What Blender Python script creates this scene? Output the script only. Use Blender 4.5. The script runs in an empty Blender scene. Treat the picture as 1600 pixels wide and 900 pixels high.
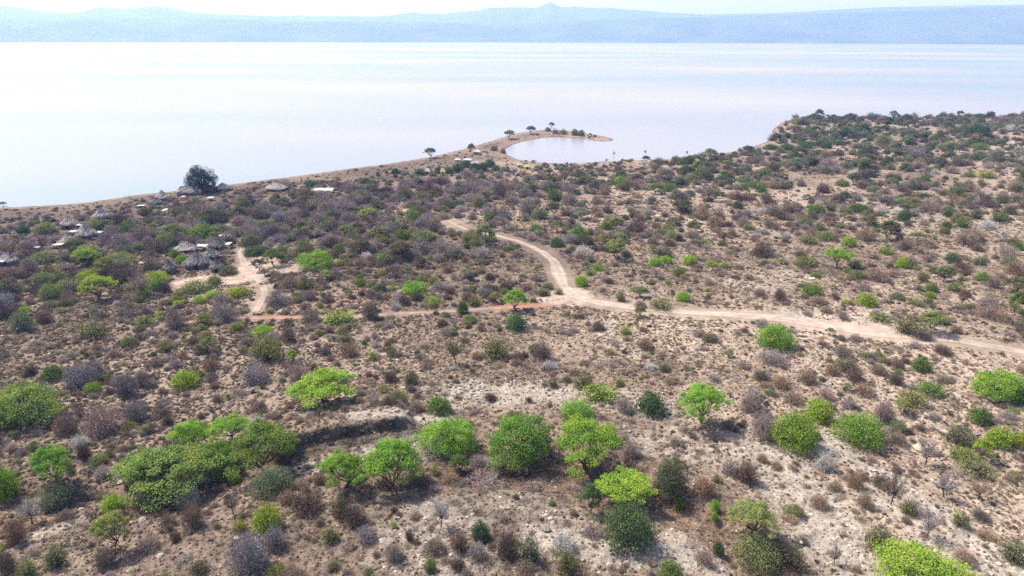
import bpy, math, random
import numpy as np
R_ = math.radians
S = bpy.context.scene
C = S.collection

# ------------------------------------------------------------------ camera, sky, sun, exposure
CAM_H = 62.0
PX_F = 1067.0
PITCH = math.atan((450 - 55.0) / PX_F)
ROLL = R_(0.12)
fwd = np.array([0.0, math.cos(PITCH), -math.sin(PITCH)])
rt0 = np.array([1.0, 0.0, 0.0])
up0 = np.cross(rt0, fwd)
rt = rt0 * math.cos(ROLL) + up0 * math.sin(ROLL)
up = np.cross(rt, fwd)
CAM = np.array([0.0, 0.0, CAM_H])
cam_d = bpy.data.cameras.new("camera")
cam = bpy.data.objects.new("camera", cam_d)
C.objects.link(cam)
from mathutils import Matrix, Vector
m = Matrix(((rt[0], up[0], -fwd[0], 0), (rt[1], up[1], -fwd[1], 0), (rt[2], up[2], -fwd[2], CAM_H), (0, 0, 0, 1)))
cam.matrix_world = m
cam_d.sensor_width = 36
cam_d.lens = 36 * PX_F / 1600
cam_d.clip_start = 0.5
cam_d.clip_end = 60000
S.camera = cam

SUN_EL, SUN_AZ = 52, -58            # degrees; azimuth measured from straight ahead, negative = left
w = bpy.data.worlds.new("World")
S.world = w
w.use_nodes = True
nt = w.node_tree
bg = nt.nodes["Background"]
sky = nt.nodes.new("ShaderNodeTexSky")
sky.sky_type = 'NISHITA'
sky.sun_disc = False
sky.sun_elevation = R_(SUN_EL)
sky.sun_rotation = R_(SUN_AZ)
sky.air_density = 1.0
sky.dust_density = 3.2
sky.ozone_density = 1.0
bg.inputs[1].default_value = 0.12
nt.links.new(sky.outputs[0], bg.inputs[0])
sl = bpy.data.lights.new("sun", 'SUN')
sl.energy = 4.6
sl.angle = R_(0.6)
sl.color = (1.0, 0.955, 0.90)
so = bpy.data.objects.new("sun", sl)
C.objects.link(so)
sd = Vector((math.sin(R_(SUN_AZ)) * math.cos(R_(SUN_EL)), math.cos(R_(SUN_AZ)) * math.cos(R_(SUN_EL)), math.sin(R_(SUN_EL))))
so.rotation_euler = sd.to_track_quat('Z', 'Y').to_euler()
so.location = (0, 0, 200)
S.view_settings.view_transform = 'Standard'
S.view_settings.look = 'None'
S.view_settings.gamma = 1
S.view_settings.exposure = 0.78
S.render.engine = 'CYCLES'
S.cycles.max_bounces = 5
S.cycles.diffuse_bounces = 2
S.cycles.glossy_bounces = 2
S.cycles.transmission_bounces = 3
S.cycles.volume_bounces = 1
S.cycles.use_adaptive_sampling = False
S.cycles.use_denoising = False      # the fine twigs and leaves stay crisp
S.cycles.caustics_reflective = False
S.cycles.caustics_refractive = False

rng = np.random.default_rng(7)

# ------------------------------------------------------------------ noise and projection helpers
def _hash(ix, iy, seed):
    n = (ix.astype(np.int64) * 374761393 + iy.astype(np.int64) * 668265263 + seed * 1442695041) & 0xFFFFFFFF
    n = ((n ^ (n >> 13)) * 1274126177) & 0xFFFFFFFF
    return ((n ^ (n >> 16)) & 0xFFFFFF) / float(0xFFFFFF)

def vnoise(x, y, seed=0):
    x0 = np.floor(x); y0 = np.floor(y)
    fx = x - x0; fy = y - y0
    fx = fx * fx * (3 - 2 * fx); fy = fy * fy * (3 - 2 * fy)
    a = _hash(x0, y0, seed); b = _hash(x0 + 1, y0, seed)
    c = _hash(x0, y0 + 1, seed); d = _hash(x0 + 1, y0 + 1, seed)
    return (a + (b - a) * fx) * (1 - fy) + (c + (d - c) * fx) * fy

def fbm(x, y, scale, octv=4, seed=0):
    r = 0; a = 1; t = 0
    for i in range(octv):
        r = r + a * (vnoise(x / scale + 17.3 * i, y / scale - 9.1 * i, seed + i) - .5)
        t += a; a *= .5; scale *= .5
    return r / t * 2

def sstep(a, b, x):
    t = np.clip((x - a) / (b - a), 0, 1)
    return t * t * (3 - 2 * t)

def rays(px, py):
    px = np.asarray(px, float); py = np.asarray(py, float)
    d = fwd[None] + ((px - 800) / PX_F)[:, None] * rt[None] + ((450 - py) / PX_F)[:, None] * up[None]
    return d

def on_plane(pts, z=0.0):
    p = np.array(pts, float)
    d = rays(p[:, 0], p[:, 1])
    t = (z - CAM_H) / d[:, 2]
    return np.stack([d[:, 0] * t, d[:, 1] * t], 1)

def project(x, y, z):
    v = np.stack([x, y, z - CAM_H], -1)
    dep = v @ fwd
    return 800 + PX_F * (v @ rt) / dep, 450 - PX_F * (v @ up) / dep, dep

def seg_dist(x, y, pl, closed=False):
    """distance to a polyline, and the fraction along it"""
    best = np.full(x.shape, 1e9); par = np.zeros(x.shape); side = np.zeros(x.shape)
    n = len(pl)
    m_ = n if closed else n - 1
    for i in range(m_):
        a = pl[i]; b = pl[(i + 1) % n]
        dx, dy = b - a
        L = dx * dx + dy * dy + 1e-9
        t = np.clip(((x - a[0]) * dx + (y - a[1]) * dy) / L, 0, 1)
        qx = x - a[0] - t * dx; qy = y - a[1] - t * dy
        d = qx * qx + qy * qy
        k = d < best
        best = np.where(k, d, best); par = np.where(k, (i + t) / m_, par)
        side = np.where(k, dx * qy - dy * qx, side)
    return np.sqrt(best), par, np.sign(side)

def inside(x, y, poly):
    r = np.zeros(x.shape, bool)
    n = len(poly)
    for i in range(n):
        a = poly[i]; b = poly[(i + 1) % n]
        c = ((a[1] > y) != (b[1] > y)) & (x < (b[0] - a[0]) * (y - a[1]) / (b[1] - a[1] + 1e-12) + a[0])
        r ^= c
    return r

def densify(pl, step):
    out = [pl[0]]
    for a, b in zip(pl[:-1], pl[1:]):
        n = max(1, int(np.hypot(*(b - a)) / step))
        for i in range(1, n + 1):
            out.append(a + (b - a) * i / n)
    return np.array(out)

def smooth_pl(pl, it=2):
    for _ in range(it):
        q = [pl[0]]
        for a, b in zip(pl[:-1], pl[1:]):
            q += [a * .75 + b * .25, a * .25 + b * .75]
        q.append(pl[-1]); pl = np.array(q)
    return pl

# ------------------------------------------------------------------ terrain
SHORE = [(-700, 352), (-300, 338), (-60, 327), (0, 325), (60, 322), (110, 319), (160, 313), (215, 305), (262, 300), (300, 296), (345, 291), (380, 286), (420, 281), (480, 273), (540, 265), (600, 257),
         (650, 249), (690, 242), (722, 234), (750, 226), (780, 217), (805, 209), (826, 205), (848, 203), (870, 203), (895, 205), (915, 208), (935, 212), (950, 215), (963, 219),
         (948, 221), (930, 220), (912, 217), (895, 216), (872, 214), (850, 215), (832, 218), (812, 222), (798, 227), (789, 233), (788, 239), (796, 245), (812, 250), (835, 254), (870, 256), (905, 255), (950, 252),
         (1000, 250), (1045, 250), (1090, 246), (1125, 242), (1155, 235), (1182, 228), (1200, 221), (1208, 213), (1206, 206), (1214, 197), (1226, 190), (1240, 187), (1262, 184), (1330, 184), (1450, 183), (1600, 180), (1900, 175), (2600, 165)]
shore_w = on_plane(SHORE)
shore_w = smooth_pl(shore_w, 1)
shore_poly = np.vstack([shore_w, [[3000, -400], [-3000, -400], [-3000, shore_w[0][1]]]])

MAIN_ROAD = [(1660, 574), (1600, 566), (1540, 557), (1480, 548), (1400, 540), (1340, 532), (1280, 521), (1200, 508), (1100, 496), (1020, 488), (960, 481), (920, 472), (893, 460), (880, 443), (875, 420), (865, 398), (845, 380), (812, 366), (775, 355), (735, 344), (712, 333), (700, 324)]
WEST_TRACK = [(900, 470), (860, 478), (780, 482), (700, 483), (600, 484), (500, 485), (440, 486), (395, 486), (350, 487), (300, 488), (250, 491)]
HUT_PATH = [(398, 486), (408, 465), (414, 450), (404, 430), (388, 412), (378, 396), (374, 378), (378, 360), (370, 342), (352, 325)]
road_w = smooth_pl(on_plane(MAIN_ROAD, 9.0), 2)
west_w = smooth_pl(on_plane(WEST_TRACK, 9.0), 2)
path_w = smooth_pl(on_plane(HUT_PATH, 7.5), 2)
ROADS = [(road_w, 2.3), (west_w, 1.1), (path_w, 1.3)]

BANK = smooth_pl(on_plane([(436, 716), (455, 700), (478, 690), (515, 684), (560, 681), (600, 679), (650, 672)], 11.0), 2)
BANK2 = smooth_pl(on_plane([(1000, 772), (1030, 781), (1070, 795), (1105, 812), (1150, 838), (1200, 880)], 11.5), 2)
BANK3 = smooth_pl(on_plane([(700, 742), (780, 748), (860, 740), (940, 735)], 11.5), 2)
GULLY = smooth_pl(on_plane([(-60, 800), (60, 790), (170, 775), (300, 745), (430, 722), (560, 715), (700, 730), (800, 722), (900, 735), (990, 765), (1080, 812), (1170, 870), (1260, 960)], 11.0), 2)

PITS = [(*on_plane([(757, 764)], 11)[0], 3.2, 1.4, 1), (*on_plane([(832, 770)], 11)[0], 2.0, 1.0, 1)]
def height(x, y, micro=True):
    x = np.asarray(x, float); y = np.asarray(y, float)
    d, _, _ = seg_dist(x, y, shore_w)
    ins = inside(x, y, shore_poly)
    s = np.where(ins, d, -d)
    s = s + 1.3 * fbm(x, y, 11, 4, 66) * (1 - sstep(4, 16, np.abs(s)))
    ins = s > 0; d = np.abs(s)
    land = .9 * (1 - np.exp(-np.maximum(s, 0) / 7)) + 10.5 * sstep(10, 300, s) + .006 * np.clip(s - 200, 0, 400)
    amp = sstep(2, 60, s)
    land = land + amp * (1.3 * fbm(x, y, 62, 2, 3) + .55 * fbm(x, y, 19, 2, 11))
    near = 1 - sstep(150, 260, np.hypot(x, y))
    # gully and cut banks
    gd, gp, _ = seg_dist(x, y, GULLY)
    wv = gd + 1.6 * fbm(x, y, 6, 3, 21)
    land = land - 1.1 * np.exp(-(wv / 5.0) ** 2)
    for (X, Y, rx, ry, a) in PITS:
        land = land - .8 * np.exp(-((x - X) / rx) ** 2 - ((y - Y) / ry) ** 2)
    for B, hh, fall in ((BANK, 1.7, 15), (BANK2, 1.1, 9), (BANK3, .7, 8)):
        bd, bp, bs = seg_dist(x, y, B)
        q = bd * bs + 1.3 * fbm(x, y, 3.2, 4, 5)
        ends = np.minimum(sstep(0, .12, bp), 1 - sstep(.88, 1, bp))
        land = land + hh * ends * sstep(-.15, .75, q) * (1 - sstep(2, fall, q))
    # shallow rills running down to the lower right
    rr = x * .78 + y * .62
    land = land - .30 * near * sstep(30, 60, x) * np.abs(fbm(rr, (x - y) * .12, 7, 3, 40)) 
    rm = np.zeros(x.shape)
    for pl, hw in ROADS:
        rd, _, _ = seg_dist(x, y, pl)
        rm = np.maximum(rm, 1 - sstep(hw * .8, hw * 1.9, rd))
    if micro:
        land = land + amp * (1 - rm) * (.26 * fbm(x, y, 4.2, 3, 31) + .26 * near * (np.maximum(fbm(x, y, 1.25, 3, 51), -.12)))
    land = land - .06 * rm
    return np.where(ins, land, -np.minimum(d * .05, 4.0) - .02), s, rm

def to_ground(px, py, it=14):
    d = rays(px, py)
    z = np.full(len(d), 9.0)
    for _ in range(it):
        t = (z - CAM_H) / d[:, 2]
        zz, _, _ = height(d[:, 0] * t, d[:, 1] * t, micro=False)
        z = z * .35 + np.maximum(zz, 0) * .65
    t = (z - CAM_H) / d[:, 2]
    X = d[:, 0] * t; Y = d[:, 1] * t
    zz, _, _ = height(X, Y)
    return X, Y, np.maximum(zz, 0.0)

# ------------------------------------------------------------------ node helpers and materials
def mat(name):
    m_ = bpy.data.materials.new(name)
    m_.use_nodes = True
    n = m_.node_tree
    return m_, n, n.nodes["Principled BSDF"]

def N(n, t, **kw):
    nd = n.nodes.new(t)
    for k, v in kw.items():
        setattr(nd, k, v)
    return nd

def noise(n, scale, detail=3, rough=.55, coord='Object', vec=None):
    if vec is None:
        tc = N(n, "ShaderNodeTexCoord"); vec = tc.outputs[coord]
    t = N(n, "ShaderNodeTexNoise")
    t.inputs["Scale"].default_value = scale; t.inputs["Detail"].default_value = detail; t.inputs["Roughness"].default_value = rough
    n.links.new(vec, t.inputs["Vector"])
    return t

def ramp(n, fac, stops):
    r = N(n, "ShaderNodeValToRGB")
    els = r.color_ramp.elements
    while len(els) < len(stops): els.new(.5)
    for e, (p, c) in zip(els, stops):
        e.position = p; e.color = (*c, 1) if len(c) == 3 else c
    n.links.new(fac, r.inputs[0])
    return r

def mixc(n, a, b, fac, mode='MIX'):
    mx = N(n, "ShaderNodeMix", data_type='RGBA', blend_type=mode)
    for s_, v in ((0, fac), (6, a), (7, b)):
        if isinstance(v, (int, float)): mx.inputs[s_].default_value = v
        elif isinstance(v, tuple): mx.inputs[s_].default_value = (*v, 1)
        else: n.links.new(v, mx.inputs[s_])
    return mx.outputs[2]

def simple_mat(name, col, rough=.9, var=.35, scale=3.0, bump=0.0):
    m_, n, p = mat(name)
    t = noise(n, scale, 4)
    lo = tuple(c * (1 - var) for c in col); hi = tuple(min(1, c * (1 + var)) for c in col)
    r = ramp(n, t.outputs[0], [(.3, lo), (.7, hi)])
    n.links.new(r.outputs[0], p.inputs["Base Color"])
    p.inputs["Roughness"].default_value = rough
    p.inputs["Specular IOR Level"].default_value = .15
    if bump:
        b = N(n, "ShaderNodeBump"); b.inputs["Strength"].default_value = bump; b.inputs["Distance"].default_value = .1
        n.links.new(t.outputs[0], b.inputs["Height"]); n.links.new(b.outputs[0], p.inputs["Normal"])
    return m_

def tint_mat(name, transl, var=.3, scale=1.6, rough=.85, hue=(1.14, 1.06, .85)):
    """colour comes from the object's (or instance's) own tint"""
    m_, n, p = mat(name)
    at = N(n, "ShaderNodeAttribute", attribute_type='INSTANCER', attribute_name='tint')
    oi = N(n, "ShaderNodeObjectInfo")
    tc = N(n, "ShaderNodeTexCoord")
    ad = N(n, "ShaderNodeVectorMath", operation='ADD')
    n.links.new(tc.outputs["Object"], ad.inputs[0]); n.links.new(oi.outputs["Random"], ad.inputs[1])
    t = noise(n, scale, 3, vec=ad.outputs[0])
    geo = N(n, "ShaderNodeNewGeometry")
    r = ramp(n, t.outputs[0], [(.30, (1 - var * 1.25, 1 - var, 1 - var)), (.50, (1, 1, 1)), (.70, (hue[0] * (1 + var * .6), hue[1] * (1 + var * .3), hue[2]))])
    c = mixc(n, at.outputs["Color"], r.outputs[0], 1.0, 'MULTIPLY')
    r2 = ramp(n, geo.outputs["Random Per Island"], [(0, (.68, .70, .72)), (1, (1.28, 1.25, 1.15))])
    c = mixc(n, c, r2.outputs[0], 1.0, 'MULTIPLY')
    n.links.new(c, p.inputs["Base Color"])
    p.inputs["Roughness"].default_value = rough
    p.inputs["Specular IOR Level"].default_value = .12
    if transl:
        tr = N(n, "ShaderNodeBsdfTranslucent")
        c2 = mixc(n, c, (1.15, 1.2, .6), 1.0, 'MULTIPLY')
        n.links.new(c2, tr.inputs[0])
        ms = N(n, "ShaderNodeMixShader"); ms.inputs[0].default_value = transl
        n.links.new(p.outputs[0], ms.inputs[1]); n.links.new(tr.outputs[0], ms.inputs[2])
        n.links.new(ms.outputs[0], n.nodes["Material Output"].inputs[0])
    return m_

M_LEAF = tint_mat("leaf", .24, .34, 2.2)
M_TWIG = tint_mat("twig", 0, .22, 1.4, hue=(1.12, 1.02, .95))
M_TUFT = tint_mat("tuft", .15, .22, 1.0, hue=(1.1, 1.02, .9))
M_BARK = simple_mat("bark", (.105, .08, .064), .95, .4, 6)
M_STONE = tint_mat("stone", 0, .25, 2.5, hue=(1.05, 1.0, .95))
M_THATCH = simple_mat("thatch", (.30, .265, .245), .95, .42, 7, .8)
M_THATCH_D = simple_mat("dark_thatch", (.155, .145, .15), .95, .4, 7, .8)
M_MUD = simple_mat("mud_wall", (.24, .18, .145), .95, .3, 5, .4)
M_DARK = simple_mat("dark_opening", (.02, .017, .015), .95, .2, 5)
M_TARP = simple_mat("white_tarpaulin", (.44, .43, .43), .6, .15, 3, .3)
M_YEL = simple_mat("yellow_sheet", (.50, .46, .20), .6, .15, 3)
M_PALE = simple_mat("pale_roof_sheet", (.50, .46, .42), .7, .25, 2.5, .2)

# ground
def ground_mat(name, road=False):
    m_, n, p = mat(name)
    at = N(n, "ShaderNodeAttribute", attribute_name='soil')
    mk = N(n, "ShaderNodeAttribute", attribute_name='marks')   # r = gravel/silt, g = smoothness (road), b = shore
    tc = N(n, "ShaderNodeTexCoord"); v = tc.outputs["Object"]
    a = noise(n, .35, 5, .6, vec=v); b = noise(n, 1.5, 4, .65, vec=v); c = noise(n, 5.5, 3, .6, vec=v)
    col = mixc(n, at.outputs["Color"], ramp(n, a.outputs[0], [(.3, (.74, .70, .68)), (.68, (1.18, 1.16, 1.14))]).outputs[0], 1.0, 'MULTIPLY')
    r2 = ramp(n, b.outputs[0], [(.38, (.50, .46, .43)), (.50, (.94, .93, .92)), (.70, (1.3, 1.3, 1.3))])
    sm = N(n, "ShaderNodeSeparateColor"); n.links.new(mk.outputs["Color"], sm.inputs[0])
    inv = N(n, "ShaderNodeMath", operation='MULTIPLY_ADD'); n.links.new(sm.outputs[1], inv.inputs[0]); inv.inputs[1].default_value = -.8; inv.inputs[2].default_value = .9
    col = mixc(n, col, r2.outputs[0], inv.outputs[0], 'MULTIPLY')
    r3 = ramp(n, c.outputs[0], [(.34, (.55, .53, .51)), (.50, (1.0, 1.0, 1.0)), (.68, (1.35, 1.34, 1.32))])
    col = mixc(n, col, r3.outputs[0], inv.outputs[0], 'MULTIPLY')
    n.links.new(col, p.inputs["Base Color"])
    p.inputs["Roughness"].default_value = 1.0
    p.inputs["Specular IOR Level"].default_value = .05
    bp = N(n, "ShaderNodeBump"); bp.inputs["Strength"].default_value = .6 if not road else .25; bp.inputs["Distance"].default_value = .12
    n.links.new(b.outputs[0], bp.inputs["Height"])
    bq = N(n, "ShaderNodeBump"); bq.inputs["Strength"].default_value = .5 if not road else .2; bq.inputs["Distance"].default_value = .04
    n.links.new(c.outputs[0], bq.inputs["Height"]); n.links.new(bp.outputs[0], bq.inputs["Normal"]); n.links.new(bq.outputs[0], p.inputs["Normal"])
    return m_
M_GROUND = ground_mat("dry_soil")
M_ROAD = ground_mat("packed_earth", True)

def water_mat():
    m_, n, p = mat("lake_water")
    tc = N(n, "ShaderNodeTexCoord")
    mp = N(n, "ShaderNodeMapping"); mp.inputs["Scale"].default_value = (.0007, .0020, 1)
    n.links.new(tc.outputs["Object"], mp.inputs[0])
    t = noise(n, 1.0, 3, .5, vec=mp.outputs[0])
    r = ramp(n, t.outputs[0], [(.38, (.18, .225, .285)), (.50, (.26, .252, .305)), (.62, (.345, .30, .335))])
    n.links.new(r.outputs[0], p.inputs["Base Color"])
    p.inputs["Roughness"].default_value = .22
    p.inputs["IOR"].default_value = 1.33
    w1 = noise(n, .9, 3, .6, vec=tc.outputs["Object"])
    b = N(n, "ShaderNodeBump"); b.inputs["Strength"].default_value = .25; b.inputs["Distance"].default_value = .12
    n.links.new(w1.outputs[0], b.inputs["Height"]); n.links.new(b.outputs[0], p.inputs["Normal"])
    return m_
M_WATER = water_mat()

# ------------------------------------------------------------------ mesh helpers
def mesh_np(name, V, F, mats, mat_idx=None, smooth=False):
    """V (n,3), F (m,4) or (m,3) int arrays"""
    me = bpy.data.meshes.new(name)
    V = np.ascontiguousarray(V, np.float32); F = np.ascontiguousarray(F, np.int32)
    k = F.shape[1]
    me.vertices.add(len(V)); me.vertices.foreach_set("co", V.ravel())
    me.loops.add(F.size); me.loops.foreach_set("vertex_index", F.ravel())
    me.polygons.add(len(F)); me.polygons.foreach_set("loop_start", np.arange(0, F.size, k, dtype=np.int32))
    for m_ in mats: me.materials.append(m_)
    if mat_idx is not None: me.polygons.foreach_set("material_index", np.ascontiguousarray(mat_idx, np.int32))
    me.polygons.foreach_set("use_smooth", np.full(len(F), smooth, bool))
    me.update(calc_edges=True)
    return me

def colattr(me, name, arr):
    a = me.attributes.new(name, 'FLOAT_COLOR', 'POINT')
    c = np.ones((len(arr), 4), np.float32); c[:, :3] = arr
    a.data.foreach_set("color", c.ravel())

class Geo:
    """quads collected with a material index"""
    def __init__(s): s.V = []; s.F = []; s.M = []; s.n = 0
    def add(s, V, F, mi=0):
        V = np.asarray(V, float); F = np.asarray(F, int)
        s.V.append(V); s.F.append(F + s.n); s.M.append(np.full(len(F), mi)); s.n += len(V)
    def tube(s, pts, rad, sides=5, mi=0):
        pts = np.asarray(pts, float); k = len(pts)
        tg = np.gradient(pts, axis=0); tg /= np.linalg.norm(tg, axis=1)[:, None] + 1e-9
        ref = np.where(np.abs(tg[:, 2:3]) > .9, np.array([[1., 0, 0]]), np.array([[0, 0, 1.]]))
        a = np.cross(tg, ref); a /= np.linalg.norm(a, axis=1)[:, None] + 1e-9
        b = np.cross(tg, a)
        th = np.arange(sides) * 2 * np.pi / sides
        ring = pts[:, None] + np.asarray(rad)[:, None, None] * (np.cos(th)[None, :, None] * a[:, None] + np.sin(th)[None, :, None] * b[:, None])
        F = []
        for i in range(k - 1):
            for j in range(sides):
                F.append((i * sides + j, i * sides + (j + 1) % sides, (i + 1) * sides + (j + 1) % sides, (i + 1) * sides + j))
        s.add(ring.reshape(-1, 3), F, mi)
    def leaves(s, P, Nn, size, r, mi=0, asp=.6, jit=.6):
        n = len(P)
        Nn = Nn + r.normal(0, jit, (n, 3)); Nn /= np.linalg.norm(Nn, axis=1)[:, None] + 1e-9
        t = np.cross(Nn, r.normal(0, 1, (n, 3))); t /= np.linalg.norm(t, axis=1)[:, None] + 1e-9
        b = np.cross(Nn, t)
        sz = (size * r.uniform(.6, 1.4, n))[:, None]
        Q = np.stack([P - t * sz, P - b * sz * asp + Nn * sz * .2, P + t * sz, P + b * sz * asp + Nn * sz * .2], 1)
        s.add(Q.reshape(-1, 3), np.arange(4 * n).reshape(-1, 4), mi)
    def twigs(s, A, B, wd, r, mi=0):
        n = len(A)
        d = B - A
        sdir = np.cross(d, r.normal(0, 1, (n, 3))); sdir /= np.linalg.norm(sdir, axis=1)[:, None] + 1e-9
        wd = (wd * r.uniform(.6, 1.3, n))[:, None]
        Q = np.stack([A - sdir * wd, A + sdir * wd, B + sdir * wd * .35, B - sdir * wd * .35], 1)
        s.add(Q.reshape(-1, 3), np.arange(4 * n).reshape(-1, 4), mi)
    def mesh(s, name, mats, smooth=False):
        return mesh_np(name, np.vstack(s.V), np.vstack(s.F), mats, np.concatenate(s.M), smooth)

# --- plant parts; every plant is modelled with crown radius 1, standing at the origin
def acacia_geo(seed, flat=.30, crown_z=.95, gaps=.12, dn=1.0, ls=.034):
    r = np.random.default_rng(seed)
    wood = Geo(); fol = Geo()
    sx, sy = r.uniform(.82, 1.12), r.uniform(.82, 1.12)
    k = 64
    ang = np.arange(k) * 2.399963 + r.uniform(0, 6); rad = np.sqrt((np.arange(k) + .5) / k) * .86
    rad = rad * (1 + .16 * np.sin(2 * ang + r.uniform(0, 6)) + .12 * np.sin(3 * ang + r.uniform(0, 6)))
    cx = rad * np.cos(ang) * sx + r.normal(0, .06, k); cy = rad * np.sin(ang) * sy + r.normal(0, .06, k)
    cz = crown_z + flat * (1 - rad ** 2) * 1.05 + r.normal(0, .09, k)
    keep = r.random(k) > gaps
    lean = r.normal(0, .10, 2)
    fork = np.array([lean[0], lean[1], crown_z * r.uniform(.28, .42)])
    wood.tube([(0, 0, -.08), fork * np.array([.4, .7, .55]), fork], [.062, .048, .042], 6)
    nl = 6
    tips = []
    for i in range(nl):
        a = i * 2 * math.pi / nl + r.uniform(-.35, .35); rr = r.uniform(.38, .62)
        e = np.array([math.cos(a) * rr * sx, math.sin(a) * rr * sy, crown_z + flat * .45])
        mid = fork * .5 + e * .5 + np.array([math.cos(a) * .08, math.sin(a) * .08, -.05])
        wood.tube([fork, mid, e], [.034, .022, .012], 5)
        tips.append((mid, e))
    for i in np.nonzero(keep)[0]:
        c = np.array([cx[i], cy[i], cz[i]])
        j = int(np.argmin([np.linalg.norm(t[1] - c) for t in tips])); mid, e = tips[j]
        st = mid * .45 + e * .55
        wood.tube([st, (st + c) / 2 + r.normal(0, .03, 3), c], [.012, .008, .004], 3)
        n = int(r.uniform(100, 150) * dn)
        rs = r.uniform(.13, .30)
        u = r.normal(0, 1, (n, 3)); u /= np.linalg.norm(u, axis=1)[:, None]
        u *= r.random((n, 1)) ** .35
        P = c + u * np.array([rs, rs, rs * .58])
        fol.leaves(P, u * .6 + np.array([0, 0, .8]), ls, r, 0, .6, .55)
    return wood, fol

def dome_tree_geo(seed, base=.22, height=.98, dn=1.0, ls=.034):
    r = np.random.default_rng(seed)
    wood = Geo(); fol = Geo()
    wood.tube([(0, 0, -.08), (.03, .02, base * .6), (.02, 0, base + .2)], [.085, .065, .05], 7)
    k = 60
    th = np.arange(k) * 2.399963 + r.uniform(0, 6); zz = 1 - (np.arange(k) + .5) / k * 1.12
    rr = np.sqrt(np.clip(1 - zz ** 2, 0, 1))
    cen = np.stack([rr * np.cos(th) * .80, rr * np.sin(th) * .80, base + .12 + np.maximum(zz, -.1) * (height - .2)], 1) * r.uniform(.78, 1.12, (k, 1))
    cen[:, :2] *= (1 + .16 * np.sin(2 * th + r.uniform(0, 6)) + .10 * np.sin(3 * th + r.uniform(0, 6)))[:, None]
    for c in cen:
        rs = r.uniform(.15, .30)
        n = int(r.uniform(80, 120) * dn)
        u = r.normal(0, 1, (n, 3)); u /= np.linalg.norm(u, axis=1)[:, None]
        P = c + u * r.random((n, 1)) ** .3 * np.array([rs, rs, rs * .7])
        fol.leaves(P, u * .6 + np.array([0, 0, .6]), ls, r, 0, .6, .5)
        wood.tube([(.02, 0, base), (c + np.array([0, 0, base])) / 2 + r.normal(0, .05, 3), c], [.022, .014, .005], 4)
    return wood, fol

def round_geo(seed, nleaf=2600, lump=.22, size=.042, ztop=1.0):
    r = np.random.default_rng(seed)
    wood = Geo(); fol = Geo()
    k = 26
    th = np.arange(k) * 2.399963 + r.uniform(0, 6); zz = 1 - (np.arange(k) + .5) / k * .95
    rr = np.sqrt(1 - zz ** 2)
    cen = np.stack([rr * np.cos(th), rr * np.sin(th), zz], 1) * r.uniform(.58, .76, (k, 1))
    cen *= np.array([r.uniform(.88, 1.08), r.uniform(.88, 1.08), 1])
    per = nleaf // k
    for c in cen:
        rs = r.uniform(.25, .25 + lump)
        u = r.normal(0, 1, (per, 3)); u /= np.linalg.norm(u, axis=1)[:, None]
        P = c + u * rs * r.random((per, 1)) ** .25 + np.array([0, 0, .12])
        P[:, 2] = np.maximum(P[:, 2] * .80 * ztop, r.uniform(.0, .1, per))
        fol.leaves(P, u + np.array([0, 0, .3]), size, r, 0, .6, .5)
        wood.tube([(0, 0, -.06), c * .45 + r.normal(0, .04, 3), c * np.array([1, 1, .8 * ztop])], [.028, .018, .006], 4)
    return wood, fol

def bare_geo(seed, n=2400, wood_mi=0, upr=0.0, wd=.0075):
    r = np.random.default_rng(seed)
    g = Geo()
    k = 30
    lobes = r.uniform(.72, 1.05, 9); la = r.uniform(0, 6.28, 9)
    for i in range(k):
        a = r.uniform(0, 6.28); el = math.asin(r.uniform(.1, .97))
        L = r.uniform(.6, .9)
        d = np.array([math.cos(a) * math.cos(el), math.sin(a) * math.cos(el), math.sin(el)])
        b = np.array([math.cos(a) * .05, math.sin(a) * .05, -.05])
        m_ = d * L * .5 + r.normal(0, .06, 3) + np.array([0, 0, .06])
        g.tube([b, m_, d * L], [.022, .014, .006], 3, wood_mi)
    u = r.normal(0, 1, (n, 3)); u[:, 2] = np.abs(u[:, 2]) * 1.0 + upr; u /= np.linalg.norm(u, axis=1)[:, None]
    az = np.arctan2(u[:, 1], u[:, 0])
    lob = 1 + .16 * np.sin(az * 3 + la[0]) * np.cos(u[:, 2] * 4 + la[1]) + .10 * np.sin(az * 5 + la[2] + u[:, 2] * 6)
    rad = r.random(n) ** .38 * lob * .96
    B = u * rad[:, None]
    dirn = u + r.normal(0, .5, (n, 3)); dirn /= np.linalg.norm(dirn, axis=1)[:, None]
    A = B - dirn * r.uniform(.14, .30, (n, 1))
    A[:, 2] = np.maximum(A[:, 2], 0)
    g.twigs(A, B, wd, r, 0)
    return g

def bare_tree_geo(seed):
    r = np.random.default_rng(seed)
    wood = Geo(); tw = Geo()
    fork = np.array([r.normal(0, .08), r.normal(0, .08), .42])
    wood.tube([(0, 0, -.08), fork * np.array([.5, .4, .5]), fork], [.06, .045, .04], 5)
    for i in range(16):
        a = i * 2.4 + r.uniform(-.4, .4); rr = r.uniform(.25, .85); e = np.array([math.cos(a) * rr, math.sin(a) * rr, r.uniform(.8, 1.45) - rr * .25])
        mid = (fork + e) / 2 + r.normal(0, .07, 3)
        wood.tube([fork, mid, e], [.028, .017, .006], 4)
        n = 60
        t = r.uniform(.35, 1, (n, 1))
        A = np.where(t < .5, fork + (mid - fork) * t * 2, mid + (e - mid) * (t * 2 - 1)) + r.normal(0, .05, (n, 3))
        B = A + (r.normal(0, 1, (n, 3)) + np.array([0, 0, .4]) + (e - fork)) * .11
        tw.twigs(A, B, .0075, r, 0)
    return wood, tw

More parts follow.
